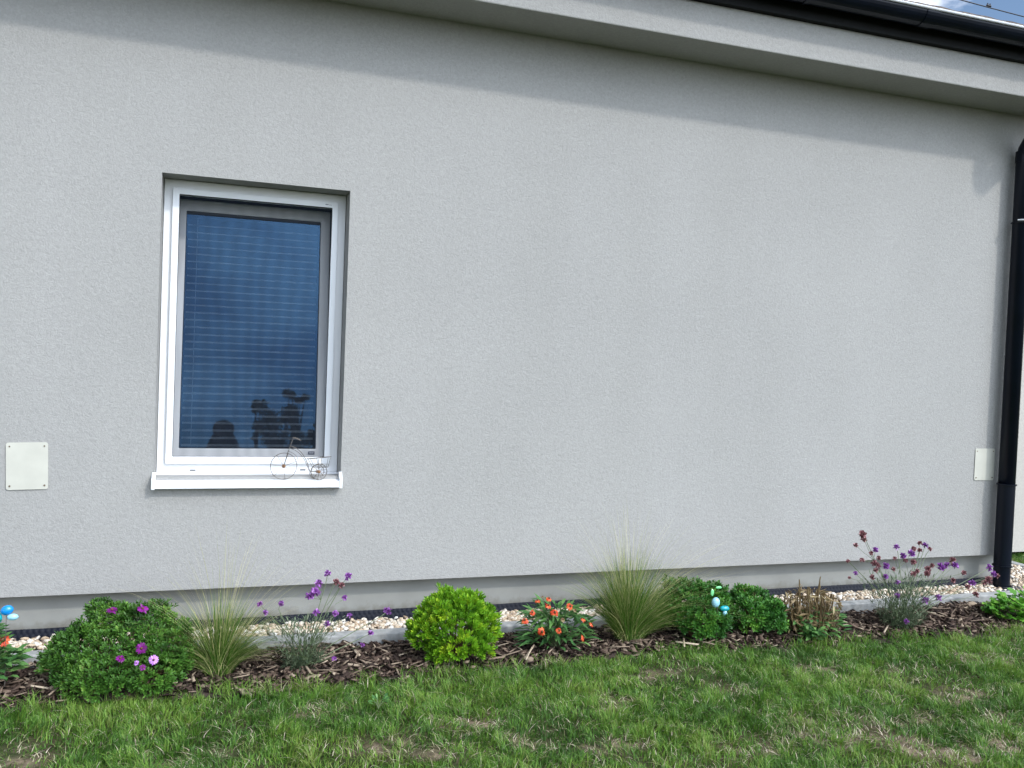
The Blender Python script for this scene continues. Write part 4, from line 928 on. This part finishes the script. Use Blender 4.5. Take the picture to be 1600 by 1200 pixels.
lp = leafy_plant('orange_flowered_plant', 'grey green plant with an orange bloom under the bright blue ornament', (-0.90, -0.50, 0.02), 0.13, 0.25, 260, 0.075, M_BROADLEAF, 'lance', 0.34)
daisy(lp, at(4, 1000, -0.50), (0.3, -0.6, 0.7), 0.03, M_ORANGE, 11, droop=0.3, cone=0.36, pw=0.42)
# small weed in the lawn, tufts at the bush foot
c = at(591, 1112, None, 0.0)
wd_ = leafy_plant('dandelion_weed', 'small pale green broadleaf weed growing in the lawn', (float(c[0]), float(c[1]), 0.012), 0.03, 0.025, 14, 0.036, M_BROADLEAF, 'spatula', 0.34, 0.9, -0.2)

def tuft(x, y, n, h_, label):
    p = at(x, y, None, 0.01); n_ = n; az = rng.uniform(0, 6.28, n_)
    V, Q = ribbons(np.tile(p, (n_, 1)) + rng.normal(0, 0.008, (n_, 3))*[1, 1, 0], az, rng.uniform(0.6, 1, n_)*h_, rng.uniform(0.4, 1.3, n_), rng.uniform(0.004, 0.006, n_), 6, 1.1, 0.6)
    o = np_mesh('grass_tuft', V - p, Q, M_GRASS, np.repeat(rng.uniform(0.3, 0.6, n_), 6)); o.location = p
    tag(o, label, 'grass tuft', 'coarse grass tufts at the bed edge')
tuft(178, 1082, 9, 0.12, 'coarse grass tuft in front of the middle of the daisy bush')
tuft(222, 1080, 8, 0.13, 'coarse arching grass tuft at the right foot of the daisy bush')
tuft(355, 1070, 8, 0.06, 'short grass tuft at the foot of the feather grass under the window')

# plastic garden ornaments on sticks
def pick(loc, label, build):
    root = empty('garden_ornament', label, 'garden ornament', loc); s2 = MB(); build(root, np.array(loc)); return root
def orn_left(root, l):
    p = at(10, 955, -0.52); 
    q = at(-6, 966, -0.52)
    s2 = MB(); s2.tube([(p[0], p[1], 0.02), (p[0], p[1], p[2])], 0.0012, 6); s2.build('stick', M_WIRE, root)
    b_ = MB(); b_.blob(p+np.array([0.002, 0, 0.004]), 0.024, 0.018, 0.020, f=lambda v: 1+0.12*v[0]*v[2]); b_.build('body', M_BLUE, root, smooth=True)
    b_ = MB(); b_.blob(p+np.array([0.020, -0.010, -0.022]), 0.021, 0.012, 0.013, f=lambda v: 1+0.25*v[0]); b_.build('lower_wing', M_PALEBLUE, root, smooth=True)
    b_ = MB(); b_.blob(q, 0.022, 0.012, 0.026); b_.build('tail', M_TEAL, root, smooth=True)
p = at(10, 1050, None, 0.02)
pick((float(at(10, 955, -0.52)[0]), -0.52, 0.02), 'small bright blue plastic ornament on a stick at the left edge', orn_left)
def orn_right(root, l):
    Yo = -0.60; p = at(1119, 942, Yo); q = at(1131, 952, Yo)
    s2 = MB(); s2.tube([(p[0]+0.02, p[1]+0.01, 0.02), (p[0]+0.01, p[1]+0.005, p[2]-0.01)], 0.0018, 6); s2.build('stick', M_WIRE, root)
    b_ = MB(); b_.blob(p, 0.022, 0.018, 0.026, f=lambda v: 1-0.12*v[0]+0.1*v[2]); b_.build('body', M_PALEBLUE, root, smooth=True)
    b_ = MB(); b_.blob(q+np.array([0.004, 0, 0.004]), 0.027, 0.016, 0.015); b_.build('cap', M_TEAL, root, smooth=True)
    b_ = MB(); b_.blob(q+np.array([0.005, -0.004, -0.018]), 0.013, 0.010, 0.016); b_.build('tip', M_PALEBLUE, root, smooth=True)
    for (x, y, a, c2) in ((1113, 926, 0.010, 0.018), (1123, 918, 0.018, 0.007), (1124, 961, 0.006, 0.016)):
        b_ = MB(); b_.blob(at(x, y, Yo), a, 0.004, c2); b_.build('leaf', M_MINT, root, smooth=True)
pick((float(at(1119, 942, -0.60)[0])+0.02, -0.59, 0.02), 'pale blue and teal plastic ornament on a stick among the dark green shrubs', orn_right)

# ================================================================= BEHIND THE CAMERA (seen mirrored in the window)
def tree(name, label, x, y, h_, wcr, trunk, n, nlobe, seed):
    r = np.random.default_rng(seed); root = empty(name, label, 'tree', (x, y, 0)); tr = MB(); lobes = []
    tr.tube([(x, y, -0.05), (x+0.03, y, trunk*0.6), (x, y+0.02, h_*0.7)], [0.05*h_/2, 0.035*h_/2, 0.01*h_/2], 8)
    for i in range(nlobe):
        a = r.uniform(0, 6.28); rr = wcr*r.uniform(0.1, 0.75); z = r.uniform(trunk, h_*0.88); p = np.array([x+rr*math.cos(a), y+rr*math.sin(a), z]); s = r.uniform(0.22, 0.45)*wcr
        tr.tube([(x, y, z*0.55), tuple((np.array([x, y, z*0.6])+p)/2), tuple(p)], [0.02*h_/2, 0.014*h_/2, 0.005], 6); lobes.append((p, s))
    tr.build('trunk', M_BARK, root)
    P = np.concatenate([p + unit(r.normal(0, 1, (n//nlobe, 3)))*s*r.random((n//nlobe, 1))**0.4*[1, 1, 0.85] for p, s in lobes]); m = len(P)
    V, Q, k_ = leaves(P, unit(r.normal(0, 1, (m, 3))), unit(r.normal(0, 1, (m, 3))+[0, 0, .6]), np.full(m, 0.075), np.full(m, 0.04), r.normal(0, .1, m), 'oval', 0.2)
    place(np_mesh('crown', V, Q, M_TREE, np.repeat(r.random(m), k_)), root)
tree('garden_tree', 'loose garden tree mirrored in the window pane, right of the photographer', 1.45, -20, 4.15, 0.85, 2.6, 3600, 14, 4)
tree('garden_tree', 'tall twiggy tree top mirrored in the window above the wire bicycle', 1.95, -20.6, 4.75, 0.36, 3.8, 900, 6, 5)
tree('garden_tree', 'slim dark tree mirrored in the window just right of the photographer', 0.86, -20.3, 4.35, 0.18, 2.4, 700, 6, 9)
tree('garden_shrub', 'round tree top mirrored at the right edge of the window pane', 2.55, -21, 3.8, 0.32, 2.9, 1800, 7, 6)
tree('garden_shrub', 'dark dense treetop mirrored at the foot of the window pane', 2.0, -21.5, 3.35, 1.0, 1.6, 3000, 12, 8)

def person():
    """photographer holding a phone up, mirrored in the glass"""
    ro = empty('person', 'photographer in dark clothes holding up a phone, mirrored in the window', 'person', (0.0, -4.85, 0))
    x0, y0 = 0.0, -4.88
    J = {'pelvis': (0, 0, 0.90, .15), 'waist': (0, 0.0, 1.05, .135), 'chest': (0, 0.01, 1.27, .155), 'neck0': (0, 0.0, 1.40, .065), 'neck': (0, 0.015, 1.47, .052), 'head0': (0, 0.02, 1.54, .075), 'head1': (0, 0.015, 1.60, .088), 'head2': (0, 0.01, 1.655, .07),
         'shl': (-.17, 0, 1.35, .065), 'ell': (-.25, .14, 1.13, .045), 'wrl': (-.10, .38, 1.36, .030), 'hal': (-.075, .425, 1.395, .034), 'shr': (.17, 0, 1.35, .065), 'elr': (.25, .14, 1.13, .045), 'wrr': (.10, .38, 1.36, .030), 'har': (.075, .425, 1.395, .034),
         'hil': (-.10, 0, 0.86, .10), 'knl': (-.11, .02, 0.48, .062), 'anl': (-.11, 0, 0.09, .042), 'tol': (-.12, .15, 0.035, .035), 'hir': (.10, 0, 0.86, .10), 'knr': (.11, .03, 0.48, .062), 'anr': (.11, 0.02, 0.09, .042), 'tor': (.12, .17, 0.035, .035)}
    E = [('pelvis', 'waist'), ('waist', 'chest'), ('chest', 'neck0'), ('neck0', 'neck'), ('neck', 'head0'), ('head0', 'head1'), ('head1', 'head2'), ('chest', 'shl'), ('shl', 'ell'), ('ell', 'wrl'), ('wrl', 'hal'), ('chest', 'shr'), ('shr', 'elr'), ('elr', 'wrr'), ('wrr', 'har'),
         ('pelvis', 'hil'), ('hil', 'knl'), ('knl', 'anl'), ('anl', 'tol'), ('pelvis', 'hir'), ('hir', 'knr'), ('knr', 'anr'), ('anr', 'tor')]
    for k_ in list(J):
        v = J[k_]; J[k_] = (v[0], v[1], (v[2]+0.02) if k_ in ('wrl', 'hal', 'wrr', 'har') else v[2]*(0.955 if k_ in ('head0', 'head1', 'head2') else 0.895), v[3])
    names = list(J); vs = [(x0+v[0], y0+v[1], v[2]) for v in J.values()]; rad = [v[3] for v in J.values()]; ed = [(names.index(a), names.index(b_)) for a, b_ in E]
    for s, hn in ((-1, 'hal'), (1, 'har')):       # five fingers curled round the phone's edge
        hb = names.index(hn); hp = np.array(vs[hb])
        for i in range(4):
            z = 0.028 - 0.018*i; L_ = (0.9, 1.0, 0.93, 0.75)[i]
            a = hp + np.array([s*0.004, 0.022*L_, z]); b_ = hp + np.array([-s*0.018, 0.040*L_, z]); n0 = len(vs); vs += [tuple(a), tuple(b_)]; rad += [0.009, 0.008]; ed += [(hb, n0), (n0, n0+1)]
        n0 = len(vs); vs += [tuple(hp+np.array([-s*0.012, -0.005, 0.035])), tuple(hp+np.array([-s*0.035, -0.002, 0.045]))]; rad += [0.010, 0.009]; ed += [(hb, n0), (n0, n0+1)]
    me = bpy.data.meshes.new('body'); me.from_pydata(vs, ed, []); o = bpy.data.objects.new('body', me); col.objects.link(o)
    o.modifiers.new('skin', 'SKIN'); 
    for i, r in enumerate(rad): me.skin_vertices[0].data[i].radius = (r, r)
    me.skin_vertices[0].data[0].use_root = True
    sb = o.modifiers.new('sub', 'SUBSURF'); sb.levels = 2; sb.render_levels = 2
    me.materials.append(plain('dark_clothes_and_skin', (0.05, 0.05, 0.06), 0.8)); place(o, ro)
    hr = MB(); hr.blob((x0, y0-0.01, 1.525), 0.112, 0.105, 0.10, f=lambda v: 1.0 if v[1] < 0.3 or v[2] > 0.35 else 0.8)
    hr.blob((x0, y0-0.045, 1.40), 0.108, 0.07, 0.17); hr.build('hair', plain('dark_hair', (0.02, 0.014, 0.01), 0.6), ro, smooth=True)
    fc = MB(); fc.blob((x0, y0+0.105, 1.49), 0.011, 0.016, 0.022); fc.build('nose', plain('skin', (0.42, 0.27, 0.2), 0.6), ro, smooth=True)
    for s in (-1, 1): MB().blob((x0+s*0.032, y0+0.088, 1.522), 0.012, 0.008, 0.007).build('eye', M_WHITE, ro, smooth=True)
    MB().blob((x0, y0+0.095, 1.453), 0.024, 0.008, 0.006).build('mouth', plain('lips', (0.35, 0.13, 0.11), 0.6), ro, smooth=True)
    ph = MB(); ph.box(-0.077, 0.077, -4.424, -4.416, 1.372, 1.447); po = ph.build('phone', M_GASKET, bevel=0.003); tag(po, 'black phone held up in both hands by the photographer', 'phone')
person()
